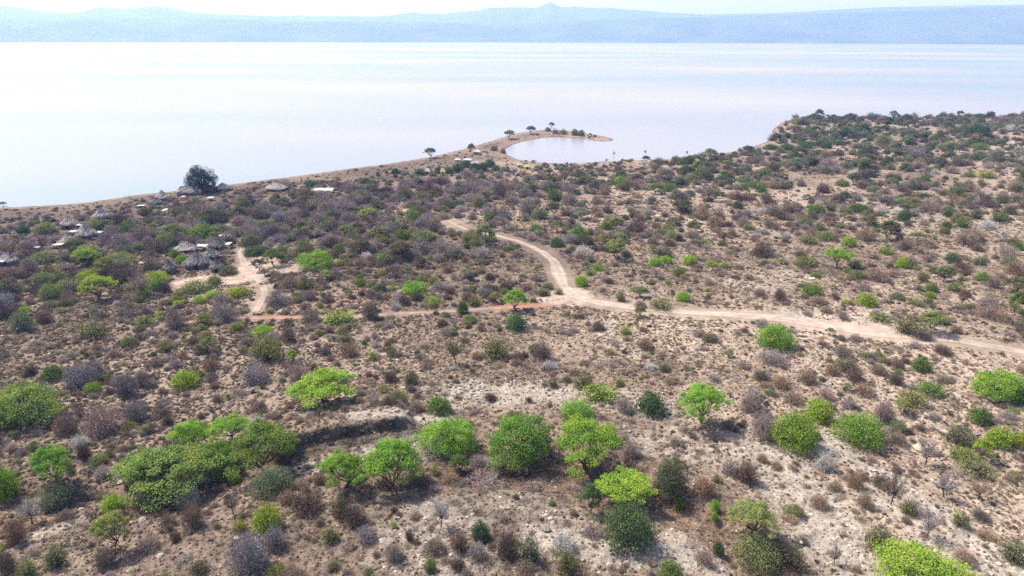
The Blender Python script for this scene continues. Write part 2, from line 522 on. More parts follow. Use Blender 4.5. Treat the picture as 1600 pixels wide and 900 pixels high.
def tuft_geo(seed, n=46):
    r = np.random.default_rng(seed)
    g = Geo()
    u = r.normal(0, 1, (n, 3)); u[:, 2] = np.abs(u[:, 2]) + .35; u /= np.linalg.norm(u, axis=1)[:, None]
    A = u * np.array([.35, .35, .0]) * r.random((n, 1)) - np.array([0, 0, .06])
    B = A + u * r.uniform(.55, 1.0, (n, 1)) * np.array([.8, .8, .75])
    g.twigs(A, B, .085, r, 0)
    m_ = 26
    u = r.normal(0, 1, (m_, 3)); u[:, 2] = np.abs(u[:, 2]) + .1; u /= np.linalg.norm(u, axis=1)[:, None]
    g.leaves(u * np.array([.6, .6, .42]) * r.uniform(.6, 1, (m_, 1)), u, .24, r, 0, .7, .4)
    return g

def stone_geo(seed):
    r = np.random.default_rng(seed)
    g = Geo()
    k = 7; rings = [(.55, -.1), (1.0, .1), (.85, .45), (.35, .68)]
    V = []
    for rr, z in rings:
        for j in range(k):
            a = j * 2 * math.pi / k; q = rr * r.uniform(.75, 1.15)
            V.append((math.cos(a) * q, math.sin(a) * q, z * r.uniform(.8, 1.2)))
    F = [(i * k + j, i * k + (j + 1) % k, (i + 1) * k + (j + 1) % k, (i + 1) * k + j) for i in range(3) for j in range(k)]
    F += [(21, 22, 23, 24), (21, 24, 25, 26), (21, 26, 27, 21)][:2]
    g.add(V, F)
    return g

def merged(name, geos, mats):
    g = Geo()
    for i, q in enumerate(geos):
        for V, F, in zip(q.V, q.F):
            pass
        VV = np.vstack(q.V); FF = np.vstack(q.F)
        g.add(VV, FF, i)
    return g.mesh(name, mats)

LIB = {}
def lib(kind, parts):       # parts: list of (part_name, Geo, material)
    LIB.setdefault(kind, []).append(dict(
        parts=[(pn, g.mesh(pn, [mt])) for pn, g, mt in parts],
        one=merged(kind, [g for _, g, _ in parts], [mt for _, _, mt in parts])))

for s_ in range(6):
    wo, fo = acacia_geo(100 + s_, flat=.42 + .10 * (s_ % 3), crown_z=.76, gaps=.06 + .04 * (s_ % 3))
    lib('acacia', [('trunk', wo, M_BARK), ('crown', fo, M_LEAF)])
for s_ in range(3):
    wo, fo = dome_tree_geo(140 + s_)
    lib('fulltree', [('trunk', wo, M_BARK), ('crown', fo, M_LEAF)])
for s_ in range(2):
    wo, fo = acacia_geo(180 + s_, flat=.12, crown_z=.92, gaps=.12, dn=1.8, ls=.025)
    lib('flattree', [('trunk', wo, M_BARK), ('crown', fo, M_LEAF)])
for s_ in range(3):
    wo, fo = acacia_geo(120 + s_, flat=.45 + .10 * s_, crown_z=.68, gaps=.10, dn=2.4, ls=.0215)
    lib('acacia_fine', [('trunk', wo, M_BARK), ('crown', fo, M_LEAF)])
    wo, fo = dome_tree_geo(160 + s_, dn=2.6, ls=.021)
    lib('fulltree_fine', [('trunk', wo, M_BARK), ('crown', fo, M_LEAF)])
    wo, fo = round_geo(260 + s_, 7500, .18, .024)
    lib('round_fine', [('stem', wo, M_BARK), ('foliage', fo, M_LEAF)])
for s_ in range(5):
    wo, fo = round_geo(200 + s_, 2600, .14 + .05 * (s_ % 3))
    lib('round', [('stem', wo, M_BARK), ('foliage', fo, M_LEAF)])
for s_ in range(4):
    wo, fo = round_geo(240 + s_, 900, .30, .045)
    tw = bare_geo(340 + s_, 700)
    wo.add(np.vstack(tw.V) * .92, np.vstack(tw.F), 0)
    lib('sparse', [('stem', wo, M_BARK), ('foliage', fo, M_LEAF)])
for s_ in range(6):
    lib('bare', [('twigs', bare_geo(300 + s_, 2300 + 400 * (s_ % 2), upr=.1 * (s_ % 3)), M_TWIG)])
for s_ in range(4):
    wo, tw = bare_tree_geo(400 + s_)
    lib('baretree', [('trunk', wo, M_BARK), ('twigs', tw, M_TWIG)])

TINT = {
    'leaf green': (.155, .29, .055), 'lime':   (.255, .375, .055), 'bright': (.205, .365, .058), 'green': (.14, .21, .06), 'olive green': (.175, .255, .07), 'olive': (.205, .225, .11),
    'yolive': (.25, .285, .11), 'grey green': (.195, .22, .155), 'dark green': (.092, .145, .072), 'dark olive': (.135, .14, .092),
    'grey': (.345, .285, .29), 'white': (.56, .53, .53), 'brown': (.29, .22, .18), 'dark brown': (.18, .135, .118), 'blue green': (.13, .225, .10),
    'yellow': (.31, .365, .045), 'deep green': (.045, .075, .048),
}
HEIGHT0 = {'flattree': 1.15, 'acacia': 1.28, 'fulltree': 1.35, 'round': 1.0, 'sparse': 1.0, 'bare': 1.0, 'baretree': 1.35}

# ------------------------------------------------------------------ traced plants: px, py (lowest visible point), width, height, mesh kind, colour
T = """
90 757 70 58 acacia bright|8 787 52 60 round bright|90 800 66 48 round grey_green|50 818 50 44 baretree white|178 805 44 32 round lime|
180 860 54 52 acacia yolive|88 892 42 42 sparse olive|45 908 36 36 sparse yolive|262 772 150 66 acacia olive_green|228 742 70 40 acacia green|300 705 62 50 acacia bright|345 735 70 84 fulltree leaf_green|
418 738 104 82 acacia olive_green|362 688 66 40 acacia bright|296 800 44 42 bare white|303 832 44 46 bare brown|228 803 42 32 bare brown|365 803 36 36 baretree brown|325 757 32 28 bare white|368 758 24 20 round lime|
418 837 54 48 round yellow|375 836 28 24 sparse yellow|390 902 72 68 bare grey|425 783 72 56 round grey_green|275 850 20 20 bare dark_brown|165 893 34 38 bare brown|28 858 40 46 bare brown|12 898 34 44 bare brown|150 822 28 34 baretree brown|
538 764 74 64 acacia bright|612 758 98 78 acacia bright|480 810 62 46 bare dark_brown|534 815 44 34 sparse dark_olive|556 829 46 38 bare dark_brown|572 853 38 28 bare grey|516 853 36 28 sparse yolive|
689 824 38 50 baretree white|751 850 34 38 round dark_green|640 848 16 26 bare dark_brown|718 867 34 36 bare brown|746 881 38 30 bare grey|792 879 42 44 bare dark_brown|672 896 22 24 round green|522 894 26 18 sparse olive|615 883 38 32 bare brown|
718 739 34 30 acacia green|755 778 74 24 bare grey|830 778 34 22 bare grey|655 768 60 24 bare dark_brown|705 763 40 22 bare brown|600 770 34 20 bare dark_brown|455 712 36 22 bare dark_brown|
917 731 112 80 acacia bright|812 716 112 84 fulltree leaf_green|702 702 88 62 fulltree bright|976 786 92 46 flattree lime|1046 782 60 72 round dark_olive|922 804 38 42 acacia blue_green|981 870 90 82 round dark_green|
1046 920 46 42 round green|880 868 46 30 bare white|886 906 50 44 sparse olive|826 886 46 50 sparse grey_green|822 902 40 24 bare brown|1063 794 22 28 sparse yellow|1173 838 72 54 acacia yolive|1182 897 86 60 round olive|
1117 802 18 22 round bright|1116 818 14 18 round bright|1122 872 22 38 round dark_green|1100 888 34 26 bare brown|1236 898 48 46 sparse dark_olive|1445 926 158 68 fulltree lime|1582 888 46 44 sparse olive|
1392 787 46 52 baretree brown|1475 777 48 42 baretree grey|1527 782 38 32 baretree brown|1448 838 50 50 baretree grey|1288 739 34 32 bare white|1303 882 26 38 baretree brown|1372 868 54 48 sparse olive|1446 726 48 44 baretree grey|
1240 713 86 70 round lime|1278 663 46 44 round lime|1341 704 86 60 round leaf_green|1380 664 38 40 bare grey|1095 660 78 58 acacia bright|1017 655 56 42 round dark_green|976 648 34 28 bare grey|936 636 70 34 sparse lime|
901 661 58 36 round bright|912 612 42 32 sparse olive|686 652 48 34 round green|643 604 28 28 sparse olive|622 632 38 24 sparse olive|506 630 104 58 acacia lime|470 606 44 44 bare grey|416 572 66 52 sparse yolive|412 530 38 22 round lime|
402 604 52 42 bare grey|547 561 36 28 bare brown|583 566 18 18 sparse lime|712 568 42 42 baretree olive|776 566 52 40 sparse olive|846 567 38 34 bare brown|806 519 38 34 round blue_green|805 484 42 30 acacia bright|
723 493 22 26 round dark_green|580 504 32 34 bare brown|530 512 60 30 sparse lime|486 508 36 30 bare brown|452 538 28 28 bare brown|320 513 38 28 sparse yolive|352 508 48 38 bare grey|276 518 38 34 bare grey|
148 534 60 34 sparse olive|36 522 38 38 round grey_green|70 508 28 26 bare brown|98 492 24 12 sparse yolive|228 513 38 22 sparse yolive|260 554 30 26 sparse yolive|291 610 48 32 round lime|85 599 42 30 round green|42 655 112 72 fulltree olive_green|
15 670 40 34 round bright|145 619 32 24 round lime|127 612 58 46 bare grey|153 592 30 32 bare grey|198 624 42 44 bare grey|161 687 66 52 bare grey|214 664 44 42 bare grey|203 677 28 22 sparse yolive|105 684 44 44 bare brown|
125 704 34 22 bare white|132 724 26 30 bare dark_brown|1210 551 68 48 round bright|1206 575 52 26 bare grey|1268 467 42 24 round green|1303 468 16 14 bare brown|1218 472 24 22 bare dark_brown|1410 421 24 22 round lime|
1308 419 40 30 flattree lime|1336 423 28 20 sparse olive|1487 412 28 18 round dark_green|1474 440 34 26 acacia olive|1441 442 22 20 sparse olive|1535 443 30 20 round green|1551 452 24 22 bare brown|1576 418 28 20 round grey_green|
1354 482 38 26 round lime|1456 457 22 18 round green|1453 467 20 14 round lime|1436 457 18 12 sparse olive|1492 458 30 20 sparse yolive|1508 466 20 16 bare dark_brown|1542 486 34 26 bare grey|1586 494 30 34 acacia green|
1436 482 28 12 sparse olive|1450 478 22 14 sparse olive|1375 508 40 22 sparse yolive|1416 527 44 36 sparse olive|1456 520 48 32 acacia yolive|1441 534 34 24 bare dark_brown|1550 506 60 18 bare brown|1438 584 34 28 round green|
1453 622 46 24 round green|1425 640 50 30 sparse yolive|1559 618 82 52 fulltree bright|1583 634 46 36 round bright|1530 669 38 32 round green|1498 704 50 44 sparse grey_green|1560 704 46 36 round lime|1533 718 30 32 acacia lime|1596 704 34 30 round yellow|
1506 728 52 26 sparse lime|1526 752 62 26 sparse olive|870 388 30 20 round dark_green|962 404 36 30 acacia yolive|1023 418 26 18 round bright|1040 414 28 16 round lime|1060 434 24 20 round green|1077 416 28 20 round lime|1112 418 26 12 sparse lime|1132 421 24 12 sparse lime|
936 426 30 16 sparse lime|908 450 26 20 round lime|921 432 18 12 sparse lime|873 462 18 14 sparse yolive|970 473 18 22 sparse yolive|1067 474 28 20 round lime|1032 488 46 16 sparse olive|1001 484 24 14 bare dark_brown|
905 373 34 22 round green|896 368 22 12 round bright|947 360 22 20 round green|837 364 26 16 round green|843 345 32 22 round grey_green|970 289 26 16 round bright|1024 303 24 16 acacia green|1045 301 32 16 round green|
1171 303 30 18 acacia green|1189 302 22 14 round green|1196 314 24 16 round grey_green|1152 327 22 16 round dark_olive|1052 355 28 18 round dark_olive|1081 357 20 14 round dark_olive|1020 384 24 16 bare brown|1046 386 26 14 bare dark_brown|
1315 292 26 14 round green|1275 336 32 20 round green|1340 335 36 20 round dark_green|1412 348 24 26 round dark_green|1416 330 42 16 acacia olive|1390 365 28 20 acacia green|1480 340 20 16 round dark_green|1478 358 20 14 round dark_green|
1497 342 18 12 round grey_green|1524 344 26 20 sparse dark_olive|1588 393 26 18 round green|1432 378 26 14 acacia olive|1416 395 48 18 bare dark_brown|1326 388 28 20 round lime|1262 384 40 20 sparse olive|1542 280 36 14 sparse lime|1598 280 16 22 round green|
1523 219 38 30 fulltree dark_green|1378 228 28 22 round grey_green|1531 235 34 12 round green|1487 232 20 12 round green|495 418 64 32 fulltree bright|530 398 24 20 round green|532 418 20 14 round yolive|429 416 36 26 acacia green|
404 424 24 18 acacia grey_green|563 450 24 16 round green|563 438 18 10 round green|595 457 24 16 round dark_green|648 462 46 24 round bright|676 477 32 16 sparse lime|629 378 36 24 round green|628 355 28 16 round olive|
567 313 32 20 round olive|764 347 22 16 round green|748 326 22 22 round olive|487 293 28 14 round dark_green|570 288 20 12 round dark_green|578 292 18 12 round dark_green|618 281 16 16 acacia dark_green|
716 270 26 18 round dark_green|700 272 22 14 round dark_green|686 272 18 14 round dark_green|742 268 22 16 round dark_green|755 268 20 18 round dark_green|766 262 20 16 round dark_green|728 262 20 14 round dark_green|656 275 22 14 round dark_green|775 268 18 12 round dark_green|
672 247 20 14 acacia grey_green|736 241 13 15 acacia grey_green|796 217 18 13 acacia grey_green|829 209 17 12 acacia grey_green|862 200 10 8 acacia grey_green|856 206 11 9 round grey_green|868 209 14 8 bare brown|880 210 16 9 bare brown|
898 212 13 13 round grey_green|908 213 13 12 round grey_green|772 236 14 10 round grey_green|786 240 12 10 bare brown|
155 469 50 36 acacia lime|140 441 44 18 round lime|246 447 42 26 round lime|108 461 42 28 round grey_green|80 471 40 30 round olive|195 452 64 42 bare dark_brown|186 422 62 26 round olive|70 414 46 24 round olive|48 430 32 30 bare grey|
36 366 24 18 round dark_green|72 368 36 20 round olive|116 388 34 20 round olive|190 390 48 28 bare grey|250 398 38 26 bare dark_brown|318 376 56 28 round green|335 372 24 18 round dark_green|260 366 24 14 round olive|282 370 30 18 round olive|
370 374 40 22 sparse dark_olive|392 388 44 24 round dark_olive|398 402 44 20 round dark_green|274 404 18 16 round green|284 412 24 16 round lime|358 432 34 20 round dark_olive|305 463 56 26 round olive|335 446 30 18 round olive|372 468 46 16 round yellow|
334 468 28 14 round lime|313 477 26 16 round lime|277 464 16 12 round yolive|345 478 38 20 bare grey|236 424 40 26 bare brown|433 482 44 30 bare grey|478 455 34 26 sparse olive|455 452 38 24 bare brown|512 475 30 14 bare dark_brown|
959 243 7 7 baretree grey|1008 241 6 7 baretree grey|1073 243 6 8 baretree grey|5 322 12 7 acacia grey_green|1247 194 30 10 round yolive|1205 235 28 12 round dark_green|1230 236 30 14 round dark_green|1258 233 30 14 round dark_green|1285 230 30 14 round dark_green|1310 228 28 12 round dark_green|
1245 220 26 10 round dark_green|445 296 34 18 bare grey|1220 610 34 26 bare brown|1262 604 34 28 bare brown|1300 590 32 24 bare brown|1335 600 34 28 bare dark_brown|1372 588 30 22 bare brown|1350 622 40 24 bare brown|1290 628 32 22 bare grey|1398 604 30 24 bare dark_brown|1240 634 34 22 bare brown|
1175 650 40 44 bare grey|1188 690 40 50 bare grey|1190 598 34 22 bare dark_brown|1100 780 40 34 bare brown|1165 760 46 44 bare dark_brown|1140 745 30 26 bare grey|1335 768 36 34 bare brown|1420 810 36 30 sparse olive|1350 800 34 26 bare brown|1500 830 34 30 sparse olive|
1540 850 36 22 bare brown|1280 800 36 26 bare brown|1320 690 30 22 bare white|985 720 36 30 bare grey|975 700 24 20 bare brown|1400 700 34 24 bare brown|450 790 34 26 bare brown|500 760 26 20 bare brown|430 865 40 40 bare grey|610 600 30 24 bare dark_brown
"""
traced = []
for ln in T.replace("\n", "").split("|"):
    f = ln.split()
    if len(f) == 6:
        traced.append((float(f[0]), float(f[1]), float(f[2]), float(f[3]), f[4], f[5].replace('_', ' ')))
tr = np.array([t[:4] for t in traced])
def place(px, py, wp, hp, kinds):
    """ground point, crown radius and height in metres of plants given by their outline in the photograph"""
    ang = PITCH + np.arctan((py - 450) / PX_F)
    sp = np.sin(ang); cp = np.cos(ang)
    low = np.array([k in ('round', 'sparse', 'bare') for k in kinds])
    pyc = np.where(low, py - .5 * wp * sp * .75, py)
    X, Y, Z = to_ground(px, pyc)
    _, _, dep = project(X, Y, Z)
    mpp = dep / PX_F
    W = wp * mpp
    H = np.where(low, (hp - .5 * wp * sp * .7) / cp, (hp - .34 * wp * sp) / cp) * mpp
    H = np.clip(H, np.where(low, .36, .45) * W, np.array([.78 if k in ('acacia', 'fulltree') and w_ > 55 else 1.3 for k, w_ in zip(kinds, wp)]) * W)
    return X, Y, Z, W / 2, H
kinds = [t[4] for t in traced]
tX, tY, tZ, tR, tH = place(tr[:, 0], tr[:, 1], tr[:, 2], tr[:, 3], kinds)
plants = [dict(x=tX[i], y=tY[i], z=tZ[i], r=tR[i], h=tH[i], kind=kinds[i], col=traced[i][5], px=tr[i, 0], py=tr[i, 1] - tr[i, 3] * .5, w=tr[i, 2], t=True, bare_tree=kinds[i] == 'baretree') for i in range(len(traced))]

# ------------------------------------------------------------------ ground sheet
def soil(x, y, s, rm):
    n1 = fbm(x, y, 55, 3, 71); n2 = fbm(x, y, 14, 3, 81)
    px, py, _ = project(x, y, np.full(x.shape, 9.0))
    base = np.array([.222, .178, .150]); dark = np.array([.125, .098, .085]); pale = np.array([.345, .285, .245])
    lam = np.clip(.5 + .50 * n1 + .38 * n2 + .34 * np.tanh(x / 80) - .04, 0, 1)[:, None]
    c = np.where(lam < .5, dark + (base - dark) * lam * 2, base + (pale - base) * (lam * 2 - 1))
    grav = np.zeros(x.shape)
    for pts, wd, a in SILT:
        d, _, _ = seg_dist(x, y, pts)
        grav = np.maximum(grav, a * (1 - sstep(wd * .35, wd * 1.25, d + wd * .6 * fbm(x, y, wd * 1.5, 4, 91))))
    silt = np.array([.325, .302, .28])
    c = c + (silt - c) * (grav * .9)[:, None]
    red = np.zeros(x.shape)
    for (X, Y, rx, ry, a) in REDS:
        q = ((x - X) / rx) ** 2 + ((y - Y) / ry) ** 2
        red = np.maximum(red, a * np.exp(-q) * (1 + .5 * n2))
    c = c + (np.array([.36, .17, .12]) - c) * np.clip(red, 0, 1)[:, None]
    for (X, Y, rx, ry, a) in CLEAR:
        q = ((x - X) / rx) ** 2 + ((y - Y) / ry) ** 2 + .5 * n2
        k = (a * (1 - sstep(.6, 1.3, q)))[:, None]
        c = c + (np.array([.40, .325, .29]) - c) * k
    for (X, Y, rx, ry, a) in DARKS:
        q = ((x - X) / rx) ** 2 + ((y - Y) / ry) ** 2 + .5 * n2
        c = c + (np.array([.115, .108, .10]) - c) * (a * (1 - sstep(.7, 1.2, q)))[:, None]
    sh = (1 - sstep(1.0, 7.0, s + 1.5 * n2))[:, None]
    c = c + (np.array([.27, .215, .185]) - c) * sh * .8
    wet = (1 - sstep(.3, 1.8, s))[:, None]
    c = c * (1 - .5 * wet)
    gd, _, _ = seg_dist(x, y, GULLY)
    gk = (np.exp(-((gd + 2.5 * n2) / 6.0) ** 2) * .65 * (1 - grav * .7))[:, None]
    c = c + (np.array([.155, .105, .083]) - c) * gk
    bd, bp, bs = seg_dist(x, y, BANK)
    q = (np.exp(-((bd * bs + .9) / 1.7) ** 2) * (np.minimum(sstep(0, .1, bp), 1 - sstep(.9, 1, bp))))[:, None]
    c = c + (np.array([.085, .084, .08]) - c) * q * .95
    return c, grav

def wl(pts, z=11.0): return smooth_pl(on_plane(pts, z), 1)
SILT = [(wl([(1290, 690), (1380, 740), (1450, 790), (1540, 850), (1640, 915)]), 2.6, 1.0), (wl([(1370, 770), (1430, 800), (1480, 860), (1560, 905)]), 3.0, .7),
        (wl([(1200, 720), (1260, 790), (1310, 860), (1340, 920)]), 5.5, .75), (wl([(700, 610), (780, 605), (860, 612), (940, 620), (1010, 640)]), 5.0, .85),
        (wl([(560, 664), (640, 660), (690, 650)]), 1.8, 1.0), (wl([(480, 722), (540, 712), (620, 700), (680, 705)]), 3.2, 1.0), (wl([(850, 860), (920, 875), (1000, 890), (1080, 880)]), 2.6, .9),
        (wl([(1060, 690), (1000, 700), (1090, 720), (1160, 700)]), 3.0, .55), (wl([(50, 835), (110, 800), (170, 770)]), 1.5, .9), (wl([(700, 820), (620, 860), (720, 900)]), 5, .45), (wl([(780, 790), (900, 820)]), 3.0, .4),
        (wl([(1230, 505), (1330, 512), (1420, 535)], 9), 3.4, .9), (wl([(940, 500), (970, 530), (990, 560)], 10), 3.0, .45), (wl([(1120, 440), (1180, 455), (1250, 430)], 9), 6, .35), (wl([(1440, 330), (1480, 355), (1560, 370)], 8), 10, .35),
        (wl([(1060, 845), (1120, 900)]), 1.8, .8)]
def pt(px, py, z=9.0):
    q = on_plane([(px, py)], z)[0]; return q[0], q[1]
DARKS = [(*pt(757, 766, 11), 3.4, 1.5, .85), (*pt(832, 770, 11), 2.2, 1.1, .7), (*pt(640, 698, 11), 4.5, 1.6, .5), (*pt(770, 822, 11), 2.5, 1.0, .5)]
REDS = [(*pt(812, 478), 5.5, 2.0, .8), (*pt(428, 486), 4, 1.8, .75), (*pt(300, 483), 9, 3, .2), (*pt(850, 350), 9, 9, .25), (*pt(560, 460), 14, 8, .25)]
CLEAR = [(*pt(388, 412, 7.5), 5.5, 15, .9), (*pt(306, 427, 7.5), 7.5, 5, .95), (*pt(445, 408, 7.5), 11, 5, .6), (*pt(885, 462), 6, 7, .8), (*pt(1340, 520), 11, 6, .75), (*pt(440, 428, 8), 12, 5, .3)]

az = np.concatenate([np.linspace(-100, -44, 60, endpoint=False), np.linspace(-44, 44, 1150, endpoint=False), np.linspace(44, 100, 60)]) * math.pi / 180
inv = np.linspace(1 / 38.0, 1 / 900.0, 820)
dist = np.concatenate([[1, 6, 12, 18, 24, 30, 34], 1 / inv, [1100, 1500, 2500, 5000, 9000, 16000, 26000]])
A_, D_ = np.meshgrid(az, dist)
gx = (np.sin(A_) * D_).ravel(); gy = (np.cos(A_) * D_).ravel()
gz, gs, grm = height(gx, gy)
nr, nc = D_.shape
idx = np.arange(nr * nc).reshape(nr, nc)
F = np.stack([idx[:-1, :-1], idx[:-1, 1:], idx[1:, 1:], idx[1:, :-1]], -1).reshape(-1, 4)
F = F[:, ::-1]
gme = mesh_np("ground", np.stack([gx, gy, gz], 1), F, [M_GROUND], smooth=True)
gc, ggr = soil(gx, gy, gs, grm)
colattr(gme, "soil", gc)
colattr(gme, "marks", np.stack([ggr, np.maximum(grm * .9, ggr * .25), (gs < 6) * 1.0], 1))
ground = bpy.data.objects.new("ground", gme); C.objects.link(ground); ground["kind"] = "structure"

def ribbon(name, pl, hw, col, label_seed):
    pl = densify(pl, .8)
    tg = np.gradient(pl, axis=0); tg /= np.linalg.norm(tg, axis=1)[:, None]
    nm = np.stack([-tg[:, 1], tg[:, 0]], 1)
    cr = np.linspace(-1, 1, 13)
    n = len(pl)
    k = np.arange(n)
    wl_ = hw * (1 + .5 * fbm(k * .8, k * 0 + label_seed, 7, 4, 5)); wr_ = hw * (1 + .5 * fbm(k * .8, k * 0 + label_seed + 50, 7, 4, 6))
    tp = (1 - .70 * sstep(.55, .95, k / n)) if name == 'dirt_road' else np.ones(n)
    wd = np.where(cr[None] < 0, wl_[:, None], wr_[:, None]) * tp[:, None]
    P = pl[:, None] + nm[:, None] * (cr[None, :, None] * wd[..., None])
    x = P[..., 0].ravel(); y = P[..., 1].ravel()
    z, s, rm = height(x, y, micro=False)
    z = z + .06 - .015 * np.tile(np.abs(cr) > .95, n) * 4 + .03
    tr_ = np.tile(np.exp(-((np.abs(cr) - .45) / .16) ** 2), n)
    z = z - .05 * tr_
    ix = np.arange(n * 13).reshape(n, 13)
    F = np.stack([ix[:-1, :-1], ix[:-1, 1:], ix[1:, 1:], ix[1:, :-1]], -1).reshape(-1, 4)
    me = mesh_np(name, np.stack([x, y, z], 1), F, [M_ROAD], smooth=True)
    c, g = soil(x, y, s, rm)
    q = .72 + .12 * fbm(x, y, 6, 3, 3)[:, None]
    edge = np.tile(sstep(.75, 1.0, np.abs(cr)), n)[:, None]
    q = q * (1 - .6 * edge)
    tcol = np.array(col) * (.90 + .20 * tr_[:, None])
    c = c * (1 - q) + tcol * q
    redk = np.zeros(x.shape)
    for (X, Y, rx, ry, a) in REDS[:2]:
        redk = np.maximum(redk, a * np.exp(-((x - X) / rx) ** 2 - ((y - Y) / ry) ** 2))
    c = c + (np.array([.36, .18, .13]) - c) * (redk * .85)[:, None]
    colattr(me, "soil", c)
    colattr(me, "marks", np.stack([g, np.full(len(x), .75), g * 0], 1))
    o = bpy.data.objects.new(name, me); C.objects.link(o); o["kind"] = "structure"
    return o
ribbon("dirt_road", road_w, 1.65, (.40, .345, .30), 1)
ribbon("dirt_track", west_w[2:], .85, (.30, .235, .20), 2)
ribbon("footpath", path_w, .95, (.36, .30, .265), 3)

# ------------------------------------------------------------------ water
wv = np.array([(-16000, -300, 0), (16000, -300, 0), (16000, 9000, 0), (-16000, 9000, 0)], float)
o = bpy.data.objects.new("water", mesh_np("water", wv, np.array([[0, 1, 2, 3]]), [M_WATER])); C.objects.link(o); o["kind"] = "structure"

# ------------------------------------------------------------------ hills beyond the lake
M_HILL = simple_mat("hill_scrub", (.060, .085, .065), .95, .35, .002)
def hills(name, prof, d0, dr, d1, seed):
    px = np.array([p[0] for p in prof], float); py = np.array([p[1] for p in prof], float)
    a = np.linspace(-46, 46, 900) * math.pi / 180
    t = np.linspace(0, 1, 60)
    A, Tt = np.meshgrid(a, t)
    D = d0 + (d1 - d0) * Tt
    D = D / np.cos(A) ** .35
    x = np.sin(A) * D; y = np.cos(A) * D
    sx = 800 + PX_F * np.tan(A) / math.cos(PITCH)     # screen column of that bearing near the horizon
    ty = np.interp(sx, px, py)
    hr = (55 + (sx - 800) * math.sin(ROLL) - ty) / PX_F
    tr_ = (dr - d0) / (d1 - d0)
    Dr = (dr / np.cos(A) ** .35) * np.cos(A) 
    top = CAM_H + hr * Dr * math.cos(PITCH) * 1.07
    shp = np.where(Tt < tr_, sstep(-.05, 1, Tt / tr_) ** .75, 1 - .6 * sstep(0, 1, (Tt - tr_) / (1 - tr_)))
    ero = (np.abs(fbm(x, y * .6, 900, 4, seed)) * 1.0)
    z = top * (shp - .30 * ero * (1 - np.abs(2 * shp - 1)) )
    z = z - 6 * (Tt < .004) + 4 * fbm(x, y, 300, 3, seed + 3) * (Tt > .02)
    ix = np.arange(z.size).reshape(z.shape)
    F = np.stack([ix[:-1, :-1], ix[:-1, 1:], ix[1:, 1:], ix[1:, :-1]], -1).reshape(-1, 4)[:, ::-1]
    me = mesh_np(name, np.stack([x.ravel(), y.ravel(), z.ravel()], 1), F, [M_HILL], smooth=True)
    o = bpy.data.objects.new(name, me); C.objects.link(o); o["kind"] = "structure"
hills("hills", [(-400, 30), (0, 30), (100, 33), (200, 32), (300, 32), (400, 34), (500, 36), (640, 37), (760, 39), (860, 38), (950, 34), (1040, 31), (1110, 30), (1180, 27), (1280, 25), (1380, 23), (1440, 22), (1500, 18), (1600, 16), (2100, 12)], 6600, 8200, 9600, 5)
hills("mountains", [(-400, 10), (0, 14), (30, 15), (60, 21), (100, 24), (130, 24), (160, 17), (200, 19), (250, 15), (270, 18), (310, 24), (400, 28), (430, 29), (470, 28), (500, 29), (550, 29), (580, 30), (610, 28), (645, 24), (665, 26), (695, 26), (720, 23), (745, 22), (765, 18), (785, 18), (800, 17), (836, 18), (858, 11), (875, 17), (895, 16), (920, 18), (950, 18), (970, 20), (1000, 21), (1030, 24), (1100, 27), (1200, 25), (1290, 21), (1380, 17), (1500, 15), (1600, 14), (2100, 10)], 9700, 11000, 13500, 9)

# ------------------------------------------------------------------ haze
hv = []
X0, X1, Y0, Y1, Z0, Z1 = -15000, 15000, -400, 15500, -5.5, 900
for z in (Z0, Z1):
    hv += [(X0, Y0, z), (X1, Y0, z), (X1, Y1, z), (X0, Y1, z)]
hm = mesh_np("haze", np.array(hv, float), np.array([[3, 2, 1, 0], [4, 5, 6, 7], [0, 1, 5, 4], [1, 2, 6, 5], [2, 3, 7, 6], [3, 0, 4, 7]]), [])
mz = bpy.data.materials.new("haze_air"); mz.use_nodes = True
n = mz.node_tree; n.nodes.clear()
out = N(n, "ShaderNodeOutputMaterial"); pv = N(n, "ShaderNodeVolumePrincipled")
pv.inputs["Density"].default_value = .00017
pv.inputs["Absorption Color"].default_value = (1, 1, 1, 1)
pv.inputs["Color"].default_value = (.25, .42, 1.0, 1)
pv.inputs["Anisotropy"].default_value = .25
n.links.new(pv.outputs[0], out.inputs["Volume"])
mz.cycles.volume_sampling = 'MULTIPLE_IMPORTANCE'
hm.materials.append(mz)
o = bpy.data.objects.new("haze", hm); C.objects.link(o); o["kind"] = "stuff"
o["label"] = "pale blue haze over the lake and hills"; o["category"] = "haze"

# ------------------------------------------------------------------ scattered plants
COLS = np.array([100, 300, 500, 700, 900, 1100, 1300, 1500], float)
ROWS = np.array([190, 240, 270, 300, 340, 380, 420, 460, 500, 550, 600, 650, 700, 750, 800, 850], float)
COV = np.array([
    [0, 0, 0, 0, 3, 8, 9, 9], [0, 0, 0, .5, 5, 9, 9, 8], [0, 0, .6, 2.2, 9, 7.5, 5.8, 6.5], [3, 6, 5.5, 6, 5.5, 2.8, 4, 4.5], [6, 8, 9, 5.5, 3.6, 2.4, 2.6, 2.8], [7.5, 8, 8.5, 5, 3, 2.4, 1.9, 2],
    [7, 7, 4.5, 4.5, 2.8, 2.2, 1.8, 2], [5, 4, 3.2, 3.6, 2, 1.6, 1.5, 1.8], [4, 4, 3, 3, 1.8, 1.3, 1.7, 1.6], [3, 3, 3, 2.4, 1.8, 1.8, 3, 1.8], [3.6, 3, 2.6, 2.4, 1.6, 1.6, 3.4, 2], [3.8, 2.6, 2, 2.6, 1.8, 1.8, 2.2, 2.4],
    [5, 4, 2.6, 2, 2.6, 2.2, 2, 2.4], [3.4, 3, 2.2, 3.4, 3.4, 2.4, 2.4, 2.2], [2.4, 2.6, 2.8, 2, 2.6, 3, 2.4, 2.2], [2, 2.4, 2.6, 2.2, 2.6, 3, 2.2, 2.2]]) / 10
